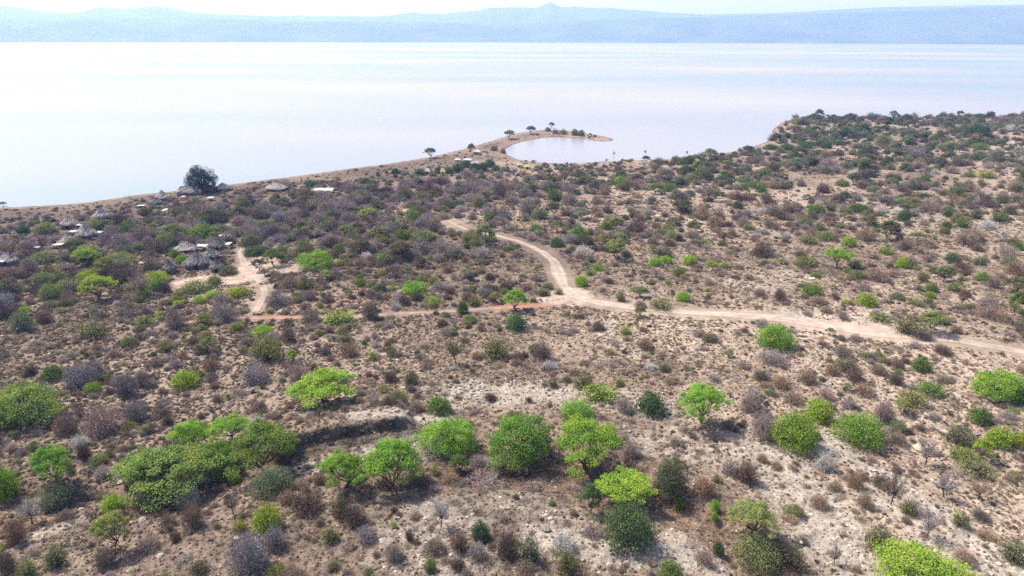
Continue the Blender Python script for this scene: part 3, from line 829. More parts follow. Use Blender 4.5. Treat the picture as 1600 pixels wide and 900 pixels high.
# share of leafy (green) plants among them
GRN = np.array([
    [0, 0, 0, .5, .6, .6, .62, .55], [0, 0, 0, .5, .6, .65, .7, .6], [0, 0, .4, .4, .45, .5, .45, .5], [.3, .25, .3, .2, .3, .3, .35, .4], [.3, .35, .2, .25, .3, .3, .3, .35], [.35, .45, .3, .35, .3, .25, .3, .35],
    [.3, .4, .3, .3, .3, .25, .3, .35], [.3, .35, .3, .3, .25, .25, .25, .35], [.25, .25, .3, .3, .3, .3, .3, .4], [.2, .2, .25, .3, .3, .3, .25, .4], [.15, .15, .25, .3, .3, .3, .15, .4], [.15, .15, .25, .3, .3, .3, .25, .4],
    [.2, .2, .2, .3, .3, .25, .25, .4], [.2, .2, .2, .2, .2, .25, .25, .35], [.25, .2, .2, .2, .2, .3, .25, .3], [.25, .2, .2, .2, .2, .3, .25, .3]])
def table(Tb, px, py):
    u = np.interp(px, COLS, np.arange(8)); v = np.interp(py, ROWS, np.arange(16))
    i = np.minimum(u.astype(int), 6); j = np.minimum(v.astype(int), 14); fu = u - i; fv = v - j
    return (Tb[j, i] * (1 - fu) + Tb[j, i + 1] * fu) * (1 - fv) + (Tb[j + 1, i] * (1 - fu) + Tb[j + 1, i + 1] * fu) * fv

def sector_points(n, r0, r1, half=46):
    a = (rng.random(n) * 2 - 1) * R_(half); r = np.sqrt(rng.random(n) * (r1 ** 2 - r0 ** 2) + r0 ** 2)
    return np.sin(a) * r, np.cos(a) * r
def area(r0, r1, half=46): return R_(half) * (r1 ** 2 - r0 ** 2)

keep_out = []       # (x, y, r) of huts and tents, filled before scattering

# ------------------------------------------------------------------ tagging
def tag(o, label=None, cat=None, group=None, kind=None):
    if label: o["label"] = label
    if cat: o["category"] = cat
    if group: o["group"] = group
    if kind: o["kind"] = kind
    return o
def obj(name, me, parent=None, loc=None, rot=0, sc=None):
    o = bpy.data.objects.new(name, me); C.objects.link(o)
    if parent is not None: o.parent = parent
    if loc is not None: o.location = loc
    o.rotation_euler = (0, 0, rot)
    if sc is not None: o.scale = sc
    return o

# ------------------------------------------------------------------ huts, sheets, tents, fences
def cone_roof(r, h, ov, seed, ridge=0.0, sides=28, z0=0.0):
    """shaggy thatch; ridge > 0 stretches the apex into a ridge along x"""
    rr = np.random.default_rng(seed); g = Geo()
    rows = 7; V = []
    for i in range(rows):
        t = i / (rows - 1)
        for j in range(sides):
            a = j * 2 * math.pi / sides
            q = (r + ov) * (1 - t) * (1 + .06 * rr.normal()) + .05
            q *= 1 - .10 * math.sin(t * math.pi)
            z = z0 + h * t + (rr.normal() * .05 if i else -.12 + rr.normal() * .09)
            V.append((math.cos(a) * q + ridge * (1 if math.cos(a) > 0 else -1) * min(1, abs(math.cos(a)) * 2.5), math.sin(a) * q, z))
    V.append((0, 0, z0 + h + .12)) 
    F = [(i * sides + j, i * sides + (j + 1) % sides, (i + 1) * sides + (j + 1) % sides, (i + 1) * sides + j) for i in range(rows - 1) for j in range(sides)]
    top = (rows - 1) * sides
    g.add(V, F)
    g.F.append(np.array([(top + j, top + (j + 1) % sides, len(V) - 1, len(V) - 1) for j in range(0)]).reshape(-1, 4).astype(int)); g.M.append(np.zeros(0))
    # straw ends hanging over the eave and lying on the slope
    n = 260
    a = rr.uniform(0, 6.283, n); t = np.where(rr.random(n) < .5, 0, rr.uniform(0, .85, n))
    q = (r + ov) * (1 - t) * (1 - .10 * np.sin(t * np.pi)); 
    ex = ridge * np.sign(np.cos(a)) * np.minimum(1, np.abs(np.cos(a)) * 2.5)
    A = np.stack([np.cos(a) * q * .9 + ex, np.sin(a) * q * .9, z0 + h * (t + .1) + .04], 1)
    B = np.stack([np.cos(a) * (q * 1.03 + .05) + ex, np.sin(a) * (q * 1.03 + .05), z0 + h * t - .10 - .12 * rr.random(n)], 1)
    g.twigs(A, B, .07, rr, 0)
    return g
def wall_geo(r, h, ridge, sides=28):
    g = Geo(); V = []
    for z in (-.35, h):
        for rad in (r,):
            for j in range(sides):
                a = j * 2 * math.pi / sides
                V.append((math.cos(a) * rad + ridge * (1 if math.cos(a) > 0 else -1) * min(1, abs(math.cos(a)) * 2.5), math.sin(a) * rad, z))
    g.add(V, [(j, (j + 1) % sides, sides + (j + 1) % sides, sides + j) for j in range(sides)])
    return g
def box_geo(x0, x1, y0, y1, z0, z1):
    g = Geo()
    V = [(x, y, z) for z in (z0, z1) for y in (y0, y1) for x in (x0, x1)]
    g.add(V, [(0, 2, 3, 1), (4, 5, 7, 6), (0, 1, 5, 4), (1, 3, 7, 5), (3, 2, 6, 7), (2, 0, 4, 6)])
    return g
huts_n = [0]
def hut(px, py, wp, hp, label, ridge_f=0.0, dark=False, rot=0.0, steep=None, door_az=-75):
    X, Y, Z = to_ground(np.array([px]), np.array([py - wp * .10])); X, Y, Z = X[0], Y[0], Z[0]
    _, _, dep = project(X, Y, Z); mpp = dep / PX_F
    W = wp * mpp; ang = PITCH + math.atan((py - 450) / PX_F)
    H = max(.45 * W * (1 - ridge_f * .4), (hp - .3 * wp * math.sin(ang)) * mpp / math.cos(ang))
    H *= .88
    R = W / 2 * (1 - ridge_f); ridge = W / 2 * ridge_f
    wall_h = min(1.5, H * .38)
    e = obj("thatched_hut", None, loc=(X, Y, Z), rot=rot)
    tag(e, label, "hut", "thatched huts of the village")
    seed = huts_n[0]; huts_n[0] += 1
    mt = M_THATCH_D if dark else M_THATCH
    rf = obj("roof", cone_roof(R * .86, H - wall_h, R * .16, 900 + seed, ridge, z0=wall_h).mesh("roof", [mt]), e)
    obj("roof_peak", box_geo(-ridge - .12, ridge + .12, -.12, .12, H - .1, H + .16).mesh("roof_peak", [mt]), rf)
    obj("wall", wall_geo(R * .8, wall_h + .15, ridge).mesh("wall", [M_MUD]), e)
    a = R_(door_az)
    d = box_geo(-.42, .42, -.06, .06, -.1, min(1.25, wall_h + .05)).mesh("door", [M_DARK])
    dd = obj("door", d, e, loc=(math.cos(a) * R * .82, math.sin(a) * R * .82, 0), rot=a + math.pi / 2)
    keep_out.append((X, Y, W / 2 + .6))
    return e
hut(160, 347, 27, 24, "tall pointed thatched hut among grey bushes, highest pointed one left of the shore tree", door_az=-60)
hut(109, 358, 27, 22, "brownish thatched hut directly behind the steep cone hut with white sheets")
hut(135, 374, 31, 28, "steep cone thatched hut with a white sheet at its right side")
hut(108, 385, 30, 20, "low hut tucked against the left front of the steep cone hut")
hut(13, 416, 34, 22, "pale low domed hut cut by the left edge of the picture", ridge_f=.3)
hut(291, 397, 36, 20, "wide low grey thatched hut left of the clearing huts", ridge_f=.25, rot=.15)
hut(309, 421, 40, 30, "front hut with bluish dark thatch and mud wall on the pale clearing", dark=True)
hut(331, 407, 30, 22, "dark thatched hut right behind the bluish clearing hut", dark=True)
hut(341, 392, 26, 20, "dark sagging hut beside the white roofed shelter", dark=True, ridge_f=.2)
hut(340, 425, 24, 22, "small dark brown hut right of the clearing's bluish hut", dark=True)
hut(266, 429, 22, 24, "leaning dark thatched hut left of the pale clearing", dark=True)
hut(255, 316, 24, 20, "pointed thatched hut on the shore left of the long hut")
hut(244, 321, 20, 13, "small dark hut left of the pointed shore hut", dark=True)
hut(293, 308, 34, 17, "long thatched hut at the shore left of the tall tree", ridge_f=.5, rot=.1)
hut(327, 301, 20, 14, "small brown hut under the tall shore tree")
hut(349, 300, 26, 15, "darkest pointed hut right of the tall shore tree", dark=True)
hut(437, 393, 22, 12, "pale roofed hut half hidden behind bushes near the lime umbrella", ridge_f=.2)
hut(432, 301, 34, 14, "broad grey dome hut on the slope right of the shore tree", ridge_f=.2)

def sheet(px, py, wp, hp, label, m_, name, cat, group, z=.9, rot=0.0, poles=True):
    X, Y, Z = to_ground(np.array([px]), np.array([py])); X, Y, Z = X[0], Y[0], Z[0]
    _, _, dep = project(X, Y, Z); mpp = dep / PX_F
    W = wp * mpp; ang = PITCH + math.atan((py - 450) / PX_F); L = max(.9, hp * mpp / math.sin(ang) * .5); W *= .8
    r = np.random.default_rng(int(px * 7 + py)); k = 9
    u, v = np.meshgrid(np.linspace(-.5, .5, k), np.linspace(-.5, .5, k))
    zz = z + .25 * W / 4 * (.25 - u ** 2) + r.normal(0, .05, u.shape)
    top = np.stack([u * W * (1 + .06 * r.normal(size=u.shape)), v * L * (1 + .06 * r.normal(size=u.shape)), zz], -1).reshape(-1, 3)
    bot = top - np.array([0, 0, .04])
    ix = np.arange(k * k).reshape(k, k)
    F = np.stack([ix[:-1, :-1], ix[:-1, 1:], ix[1:, 1:], ix[1:, :-1]], -1).reshape(-1, 4)
    per = np.concatenate([ix[0, :-1], ix[:-1, -1], ix[-1, :0:-1], ix[:0:-1, 0]])
    Fs = np.array([(a, per[(i + 1) % len(per)], per[(i + 1) % len(per)] + k * k, a + k * k) for i, a in enumerate(per)])
    g = Geo(); g.add(np.vstack([top, bot]), np.vstack([F, F[:, ::-1] + k * k, Fs[:, ::-1]]))
    e = obj(name, None, loc=(X, Y, Z), rot=rot); tag(e, label, cat, group)
    obj("cover", g.mesh("cover", [m_]), e)
    for sx in (-.42, .42):
        for sy in (-.4, .4):
            q = Geo(); q.tube([(sx * W, sy * L, -.3), (sx * W, sy * L, z)], [.05, .04], 5)
            obj("post", q.mesh("post", [M_BARK]), e)
    keep_out.append((X, Y, max(W, L) / 2))
sg = "sheet covered shelters among the huts"
for a in [(155, 367, 15, 6, "white sheet shelter at the right foot of the steep cone hut"), (93, 388, 18, 6, "white sheet shelter left of the low front hut"), (115, 367, 13, 6, "pale sheet shelter touching the left side of the steep cone hut"),
          (125, 356, 10, 5, "small white sheet behind the steep cone hut"), (60, 392, 9, 5, "tiny white sheet on the olive bushes by the left edge"), (4, 416, 14, 5, "white sheet shelter in front of the pale hut at the left edge"),
          (317, 390, 22, 7, "long white sheet roof between the grey hut and dark huts"), (352, 374, 22, 6, "white sheet roof on the top right shelter of the compound"), (339, 371, 10, 4, "small white sheet left of the top right white roof"), 
          (346, 387, 20, 6, "pale sheet shelter in the middle of the dark huts"), (358, 388, 10, 9, "upright white sheet shelter at the right end of the compound"), (329, 402, 10, 5, "pale sheet on the shoulder of the bluish hut"),
          (224, 419, 12, 6, "white sheet beside the dark purple bush left of the clearing"), (258, 334, 9, 8, "white sheet alone in bushes below the pointed shore hut"), (287, 312, 9, 4, "white sheet in front of the long shore hut"),
          (222, 326, 14, 4, "pale sheet shelter left of the small dark shore hut"), (330, 313, 12, 5, "pale sheet shelter below the small brown shore hut")]:
    sheet(*a, M_TARP, "sheet_shelter", "shelter", sg, z=1.1 + .1 * (a[0] % 5))
sheet(506, 302, 40, 8, "long low pale roofed shed on the slope above the grey thicket", M_PALE, "low_shed", "shed", None, z=1.6)

def tent(px, py, wp, hp, label, m_):
    X, Y, Z = to_ground(np.array([px]), np.array([py])); X, Y, Z = X[0], Y[0], Z[0]
    _, _, dep = project(X, Y, Z); mpp = dep / PX_F
    W = wp * mpp; H = hp * mpp; L = W * .8
    g = Geo(); V = [(-W / 2, -L / 2, 0), (W / 2, -L / 2, 0), (W / 2, L / 2, 0), (-W / 2, L / 2, 0), (-W / 2, -L / 2, H * .55), (W / 2, -L / 2, H * .55), (W / 2, L / 2, H * .55), (-W / 2, L / 2, H * .55)]
    g.add(V, [(0, 1, 5, 4), (1, 2, 6, 5), (2, 3, 7, 6), (3, 0, 4, 7)])
    q = Geo(); o_ = W * .06
    V = [(-W / 2 - o_, -L / 2 - o_, H * .53), (W / 2 + o_, -L / 2 - o_, H * .53), (W / 2 + o_, L / 2 + o_, H * .53), (-W / 2 - o_, L / 2 + o_, H * .53), (-W * .3, 0, H), (W * .3, 0, H)]
    q.add(V, [(0, 1, 5, 4), (2, 3, 4, 5), (1, 2, 5, 5), (3, 0, 4, 4), (3, 2, 1, 0)][:2] + [(3, 2, 1, 0)])
    q.F.append(np.array([(1 , 2, 5, 5)])[:0]); q.M.append(np.zeros(0))
    me = bpy.data.meshes.new("roof"); me.from_pydata([tuple(v) for v in V], [], [(0, 1, 5, 4), (2, 3, 4, 5), (1, 2, 5), (3, 0, 4), (3, 2, 1, 0)]); me.materials.append(m_)
    e = obj("camp_building", None, loc=(X, Y, Z)); tag(e, label, "cabin", "small pale cabins of the shore camp")
    wl__ = obj("wall", g.mesh("wall", [m_ if m_ is M_YEL else M_PALE]), e); obj("roof", me, e)
    dm = box_geo(-W * .1, W * .1, -L / 2 - .05, -L / 2 + .02, 0, H * .45).mesh("door", [M_DARK]); obj("door", dm, e)
    keep_out.append((X, Y, W / 2 + 1))
for a in [(655, 271, 9, 9, "white cabin at the left end of the dark shore trees", M_TARP), (668, 272, 9, 9, "second white cabin right of the leftmost camp cabin", M_TARP), (692, 274, 8, 11, "yellow cabin in front of the dark shore trees", M_YEL),
          (703, 268, 7, 5, "tiny pale cabin right of the yellow cabin", M_TARP), (742, 258, 11, 6, "pale cabin behind the right end of the dark shore trees", M_TARP), (731, 252, 12, 5, "pale cabin above the middle of the dark shore trees", M_TARP), (715, 252, 9, 5, "small white roofed cabin left of the other cabins behind the dark trees", M_TARP),
          (824, 264, 9, 8, "yellowish cabin right of the spit's foot among grey bushes", M_YEL), (812, 261, 8, 7, "small white cabin left of the yellowish one by the bay", M_TARP), (745, 240, 11, 6, "brownish shelter at the spit's foot beside the small round tree", M_PALE), (757, 238, 9, 5, "reddish shelter right of the brownish one on the spit's foot", M_MUD)]:
    tent(*a)

def fence(pts, label, h=.8, zpl=8.0):
    pl = densify(smooth_pl(on_plane(pts, zpl), 1), .5)
    z = height(pl[:, 0], pl[:, 1])[0]
    r = np.random.default_rng(int(pts[0][0])); g = Geo()
    n = len(pl) * 14
    i = r.integers(0, len(pl), n)
    B = np.stack([pl[i, 0] + r.normal(0, .25, n), pl[i, 1] + r.normal(0, .25, n), z[i] + h * r.uniform(.3, 1, n)], 1)
    A = B - np.stack([r.normal(0, .5, n), r.normal(0, .4, n), h * r.uniform(.2, .6, n)], 1)
    g.twigs(A, B, .06, r, 0)
    ctr = np.array([pl[len(pl) // 2, 0], pl[len(pl) // 2, 1], z[len(pl) // 2]])
    g.V = [v - ctr for v in g.V]
    o = obj("brush_fence", g.mesh("brush_fence", [M_BARK]), loc=tuple(ctr)); tag(o, label, "fence", "thorn brush fences")
fence([(402, 436), (430, 430), (470, 418), (480, 412)], "dark brush fence running from the clearing towards the wide bright tree")
fence([(540, 400), (575, 385), (607, 374)], "short dark brush fence climbing right from the wide bright tree")
fence([(375, 292), (440, 283), (480, 279), (525, 280)], "long dark brush fence along the lake edge right of the shore tree", 1.6, 3)
fence([(330, 437), (372, 436), (392, 430)], "low brush fence around the front of the pale clearing")
fence([(700, 744), (770, 748), (850, 742)], "dry brush line along the lip of the gully", .6, 11)

# dead stumps
for (px_, py_, lb) in [(138, 497, "left one of two small dark stumps on the track"), (150, 498, "right one of two small dark stumps on the track")]:
    X, Y, Z = to_ground(np.array([px_]), np.array([py_]))
    g = Geo(); g.tube([(0, 0, -.1), (.05, 0, .5), (.15, .05, .95)], [.16, .12, .05], 7); g.tube([(.05, 0, .5), (-.25, 0, .8)], [.07, .03], 5); g.tube([(.04, 0, .35), (.1, -.3, .7)], [.06, .02], 5)
    o = obj("tree_stump", g.mesh("tree_stump", [M_BARK]), loc=(X[0], Y[0], Z[0]), rot=px_, sc=(1.3, 1.3, 1.3)); tag(o, lb, "stump", "dead stumps on the track")

_X, _Y, _Z = to_ground(np.array([316.]), np.array([306.])); keep_out.append((_X[0], _Y[0], 7.5)); keep_out.append((_X[0] * .96, _Y[0] * .96, 7.5))

# ------------------------------------------------------------------ scatter
sc_list = []
T_R = np.array([p['r'] for p in plants])
for (r0, r1, D, half, dm) in ((40, 110, 1.4, 50, 1.05), (110, 170, 1.9, 48, 1.3), (170, 235, 3.6, 46, 2.0), (235, 340, 4.1, 45, 1.8), (340, 760, 4.3, 44, 1.1)):
    n = int(area(r0, r1, half) * .9 * dm / (.785 * D * D * 1.1))
    x, y = sector_points(n, r0, r1, half)
    z, s, rm = height(x, y)
    ok = (s > np.where(x < 0, np.where(x < -70, 24, 20), 1.5)) & (rm < .25)
    x, y, z, s = x[ok], y[ok], z[ok], s[ok]
    px, py, dep = project(x, y, z)
    cov = table(COV, px, py) * np.clip(1 + 1.5 * fbm(x, y, 16 if r0 < 170 else 30, 3, 123) + .5 * fbm(x, y, 60, 2, 129), .12, 2.6) * (1 - .75 * soil(x, y, s, np.zeros(x.shape))[1])
    dia = np.minimum(D * np.exp(rng.normal(-.16, .50, len(x))), D * 1.9)
    dia = np.where((s < 45) & (px < 1000), np.minimum(dia, np.where(px < 815, 1.2 + s * .05, 2.4 + s * .05)), dia)
    ok = rng.random(len(x)) < cov / .9
    for (X, Y, rx, ry, a) in CLEAR[:3]:
        ok &= ((x - X) / rx) ** 2 + ((y - Y) / ry) ** 2 > 1.1
    for (X, Y, rr) in keep_out:
        ok &= np.hypot(x - X, y - Y) > rr + dia * .35
        # keep the view of the huts partly open
        ok &= ~((np.hypot(x - X * .97, y - Y * .97) < rr * 1.3) & (rng.random(len(x)) < .7))
    x, y, z, px, py, dia, dep = (q[ok] for q in (x, y, z, px, py, dia, dep))
    dd = np.hypot(x[:, None] - tX[None], y[:, None] - tY[None])
    ok = (dd > .8 * (tR[None] + dia[:, None] * .5)).all(1)
    bdd, _, _ = seg_dist(x, y, BANK); ok &= ~((bdd < 3.2) & (rng.random(len(x)) < .9))
    # spit and bare shore stay open
    ok &= ~((py < 262) & (px < np.where(py > 240, 815, 1000)) & (rng.random(len(x)) < .93))
    x, y, z, px, py, dia, dep = (q[ok] for q in (x, y, z, px, py, dia, dep))
    g = rng.random(len(x)) < table(GRN, px, py) * np.where(px < 800, .78, 1.0)
    q = rng.random(len(x)); u = rng.random(len(x)); hh = rng.uniform(.48, .98, len(x))
    for i in range(len(x)):
        far = py[i] < 262; mid = py[i] < 345
        if g[i]:
            kd = 'round' if q[i] < .40 else ('sparse' if q[i] < .84 else 'acacia')
            if far: col = ('dark green', 'grey green', 'dark olive', 'green')[int(np.searchsorted([.25, .68, .985], u[i]))]
            elif mid: col = ('dark green', 'grey green', 'dark olive', 'olive', 'green')[int(np.searchsorted([.15, .55, .8, .93], u[i]))]
            else: col = ('olive', 'yolive', 'grey green', 'green', 'lime', 'dark olive')[int(np.searchsorted([.32, .50, .72, .80, .85], u[i]))]
        else:
            kd = 'bare' if q[i] < .9 else 'baretree'
            if py[i] < 400 and px[i] < 900: col = ('grey', 'brown', 'dark brown')[int(np.searchsorted([.62, .85], u[i]))]
            else: col = ('grey', 'brown', 'dark brown', 'white')[int(np.searchsorted([.25, .68, .96], u[i]))]
        H = dia[i] * hh[i] * (.72 if kd in ('round', 'sparse', 'bare') else .8)
        if kd == 'acacia': H = max(H, dia[i] * .6)
        sc_list.append(dict(x=x[i], y=y[i], z=z[i], r=dia[i] / 2, h=H, kind=kd, col=col, px=px[i], py=py[i], w=dia[i] / dep[i] * PX_F, t=False, bare_tree=kd == 'baretree'))
print("scattered", len(sc_list))

# ------------------------------------------------------------------ choose the individuals
def family(p):
    return {'flattree': 'tree', 'acacia': 'tree', 'fulltree': 'tree', 'baretree': 'baretree', 'round': 'shrub', 'sparse': 'shrub', 'bare': 'bush'}[p['kind']]
def shown(p): return -20 < p['px'] < 1620 and p['py'] < 930
indiv = list(plants); rest = []
cap = {'tree': 290, 'baretree': 200, 'shrub': 295, 'bush': 295}
cnt = {k: sum(family(p) == k for p in plants) for k in cap}
for p in sorted(sc_list, key=lambda p: -p['w']):
    k = family(p)
    if shown(p) and 0 < p['px'] < 1600 and cnt[k] < cap[k] and p['w'] > 9: indiv.append(p); cnt[k] += 1
    else: rest.append(p)
print("individuals", len(indiv), cnt, "rest", len(rest))

LM = [   # landmark px, py (as traced), short phrase, own label
    (981, 870, "big round dark bush", "big round dark green bush at the bottom centre of the slope"),
    (1445, 926, "huge lime crown", "huge bright lime tree crown cut off by the bottom edge"),
    (976, 786, "flat lime acacia", "flat topped lime acacia just above the big round dark bush"),
    (917, 731, "widest gully acacia", "wide bright green acacia at the right end of the gully trees"),
    (612, 758, "forked trunk acacia", "bright green acacia with a forked trunk standing in front of the cut bank"),
    (262, 772, "long olive thicket", "long low olive green acacia thicket sloping down the left gully"),
    (90, 757, "lower left acacia", "bright umbrella acacia near the lower left corner above a grey green bush"),
    (418, 837, "yellow green bush", "yellow green leafy bush above the big purple grey bush at the bottom"),
    (425, 783, "grey green dome", "grey green dome shaped bush left of the dark cut bank"),
    (1240, 713, "lime dome", "bright lime dome tree right of the white gravel slope"),
    (1341, 704, "broad green bush", "broad green bush right of the bright lime dome tree"),
    (1095, 660, "lone open acacia", "lone open crowned acacia with slanting trunk on the right slope"),
    (506, 630, "spreading lime tree", "spreading lime green tree on the left middle slope"),
    (291, 610, "small lime dome", "small lime dome bush alone on the brown left slope"),
    (42, 655, "left edge olive tree", "big olive green tree at the left edge of the middle slope"),
    (1210, 551, "roadside lime bush", "lime topped green bush just below the dirt road on the right"),
    (805, 484, "red soil acacia", "small bright acacia on the red soil patch left of the road fork"),
    (1559, 618, "right edge tree", "bright green tree near the right edge below the road"),
    (495, 418, "wide clearing tree", "wide bright green tree right of the village clearing"),
    (155, 469, "lime umbrella", "lime umbrella tree with dark trunk left of the village"),
    (1308, 419, "flat plain acacia", "flat light green acacia standing on the right plain"),
    (1040, 414, "lime bush row", "brightest bush of the lime row on the plain right of the road"),
    (648, 462, "bright track bush", "bright green bush just above the track in the centre"),
    (962, 404, "leaning pale acacia", "pale leaning acacia right of the winding road"),
    (1340, 335, "dark plain bush", "dark green bush on the right plain left of the dark small tree"),
    (1171, 303, "pair of far acacias", "larger tree of a far green acacia pair right of centre"),
    (1523, 219, "biggest far tree", "biggest dark tree on the far right headland"),
    (1354, 482, "yellow lime bush", "yellow lime bush above the road on the right"),
    (567, 313, "olive slope dome", "olive dome bush alone behind the grey thicket"),
    (716, 270, "dark camp trees", "front dark green shrub of the shore camp clump"),
    (195, 452, "dark purple bush", "big dark purple leafless bush left of the village clearing"),
    (161, 687, "purple grey dome", "large purple grey leafless dome on the lower left slope"),
    (390, 902, "bottom purple bush", "big purple grey leafless bush touching the bottom edge at left"),
    (842, 345, "grey green road bush", "grey green bush beyond the bend of the road"),
    (36, 366, "far left green bush", "dark green bush alone near the left shore"),
    (1120, 872, "narrow dark bush", "narrow dark green upright bush right of the big round bush"),
    (1476, 777, "bare purple tree", "bare purple grey tree on the pale lower right slope"),
    (805, 519, "blue green bush", "blue green bush below the red soil acacia"),
    (812, 716, "dense gully tree", "dense tall green tree in the middle of the gully trees"),
    (702, 702, "bright gully dome", "bright green domed tree at the left end of the gully trees"),
]
for (lx, ly, sh, full) in LM:
    best = min((p for p in plants), key=lambda p: abs(p['px'] - lx) + 2 * abs((p['py'] + tr[plants.index(p), 3] * .5) - ly))
    best['lm'] = sh; best['label'] = full
ORD = "nearest second third fourth fifth sixth seventh eighth ninth tenth eleventh twelfth thirteenth fourteenth fifteenth sixteenth seventeenth eighteenth nineteenth twentieth".split()
def ordw(i):
    if i < 20: return ORD[i]
    return ["twenty", "thirty", "forty", "fifty", "sixty", "seventy"][(i + 1) // 10 - 2] + "-" + ("", "first second third fourth fifth sixth seventh eighth ninth".split())[1][(i + 1) % 10 - 1] if (i + 1) % 10 else ["twentieth", "thirtieth", "fortieth", "fiftieth", "sixtieth", "seventieth"][(i + 1) // 10 - 2]
COLW = {'lime': 'lime', 'bright': 'bright green', 'green': 'green', 'olive': 'olive', 'olive green': 'olive green', 'leaf green': 'leaf green', 'yolive': 'yellowish olive', 'grey green': 'grey green', 'dark green': 'dark green', 'dark olive': 'dark olive', 'grey': 'purple grey',
        'white': 'whitish', 'brown': 'brown', 'dark brown': 'dark brown', 'blue green': 'blue green', 'yellow': 'yellow green'}
KW = {'flattree': 'flat tree', 'acacia': 'umbrella tree', 'fulltree': 'full tree', 'baretree': 'bare tree', 'round': 'round bush', 'sparse': 'thin bush', 'bare': 'leafless bush'}
lms = [p for p in plants if 'lm' in p]
cells = {}
for p in indiv:
    if 'label' in p: continue
    L = min(lms, key=lambda l: math.hypot(l['px'] - p['px'], (l['py'] - p['py']) * 1.6))
    dx = p['px'] - L['px']; dy = p['py'] - L['py']
    d = (("left of", "right of")[dx > 0]) if abs(dx) > abs(dy) * 1.3 else (("beyond", "in front of")[dy > 0])
    szr = p['w'] * (1.0 if p['py'] > 450 else 1.5 if p['py'] > 300 else 2.2)
    sz = 'small' if szr < 26 else ('big' if szr > 52 else 'medium')
    cells.setdefault((sz, p['col'], p['kind'], d, L['lm']), []).append((math.hypot(dx, dy * 1.6), id(p), p))
for (sz, c, k, d, lm), v in cells.items():
    v.sort()
    for i, (_, _, p) in enumerate(v):
        o_ = (ordw(i) + " ") if len(v) > 1 else ""
        p['label'] = "%s %s %s, %s%s the %s" % (sz, COLW[c], KW[k], (o_ if d not in () else ''), d, lm)

# ------------------------------------------------------------------ build the individuals
GRP = {'tree': "green trees and acacias on the slope", 'baretree': "bare leafless trees", 'shrub': "green shrubs on the dry slope", 'bush': "leafless thorn bushes on the dry slope"}
NAME = {'flattree': 'acacia_tree', 'acacia': 'acacia_tree', 'fulltree': 'leafy_tree', 'baretree': 'bare_tree', 'round': 'green_shrub', 'sparse': 'thin_shrub', 'bare': 'thorn_bush'}
CATS = {'tree': 'tree', 'baretree': 'tree', 'shrub': 'shrub', 'bush': 'bush'}
def settint(o, col, k):
    t = TINT[col]; j = rng.uniform(.85, 1.15); h = rng.normal(0, .05)
    o["tint"] = [float(t[0] * j * (1 + h)), float(t[1] * j), float(t[2] * j * (1 - h))]
def build(p, force_parts=False):
    kk = p['kind'] + '_fine'
    L = LIB[kk] if kk in LIB and p['w'] > 56 else LIB[p['kind']]; v = L[int(rng.integers(len(L)))]
    scl = (p['r'], p['r'] * rng.uniform(.9, 1.1) if not p['t'] else p['r'], p['h'] / HEIGHT0[p['kind']])
    rot = rng.uniform(0, 6.283)
    nm = p.get('name', NAME[p['kind']])
    if len(v['parts']) > 1 and (force_parts or p['w'] * .64 > 11):
        e = obj(nm, None, loc=(p['x'], p['y'], p['z']), rot=rot, sc=scl)
        for pn, me, in v['parts']:
            c = bpy.data.objects.new(pn, me); C.objects.link(c); c.parent = e; settint(c, p['col'], 0)
        return e
    e = obj(nm, v['one'] if len(v['parts']) > 1 else v['parts'][0][1], loc=(p['x'], p['y'], p['z']), rot=rot, sc=scl)
    settint(e, p['col'], 0)
    return e
for p in indiv:
    e = build(p)
    f = family(p)
    tag(e, p['label'], CATS[f], GRP[f])
X, Y, Z = to_ground(np.array([316.]), np.array([301.])); _, _, dep = project(X[0], Y[0], Z[0])
mp_ = dep / PX_F
e = build(dict(x=X[0], y=Y[0], z=Z[0], r=24 * mp_, h=47 * mp_, kind='fulltree', col='deep green', w=60, t=True, name='shade_tree'), True)
tag(e, "tall dark green shade tree standing alone on the lake shore above the huts", "tree", GRP['tree'])

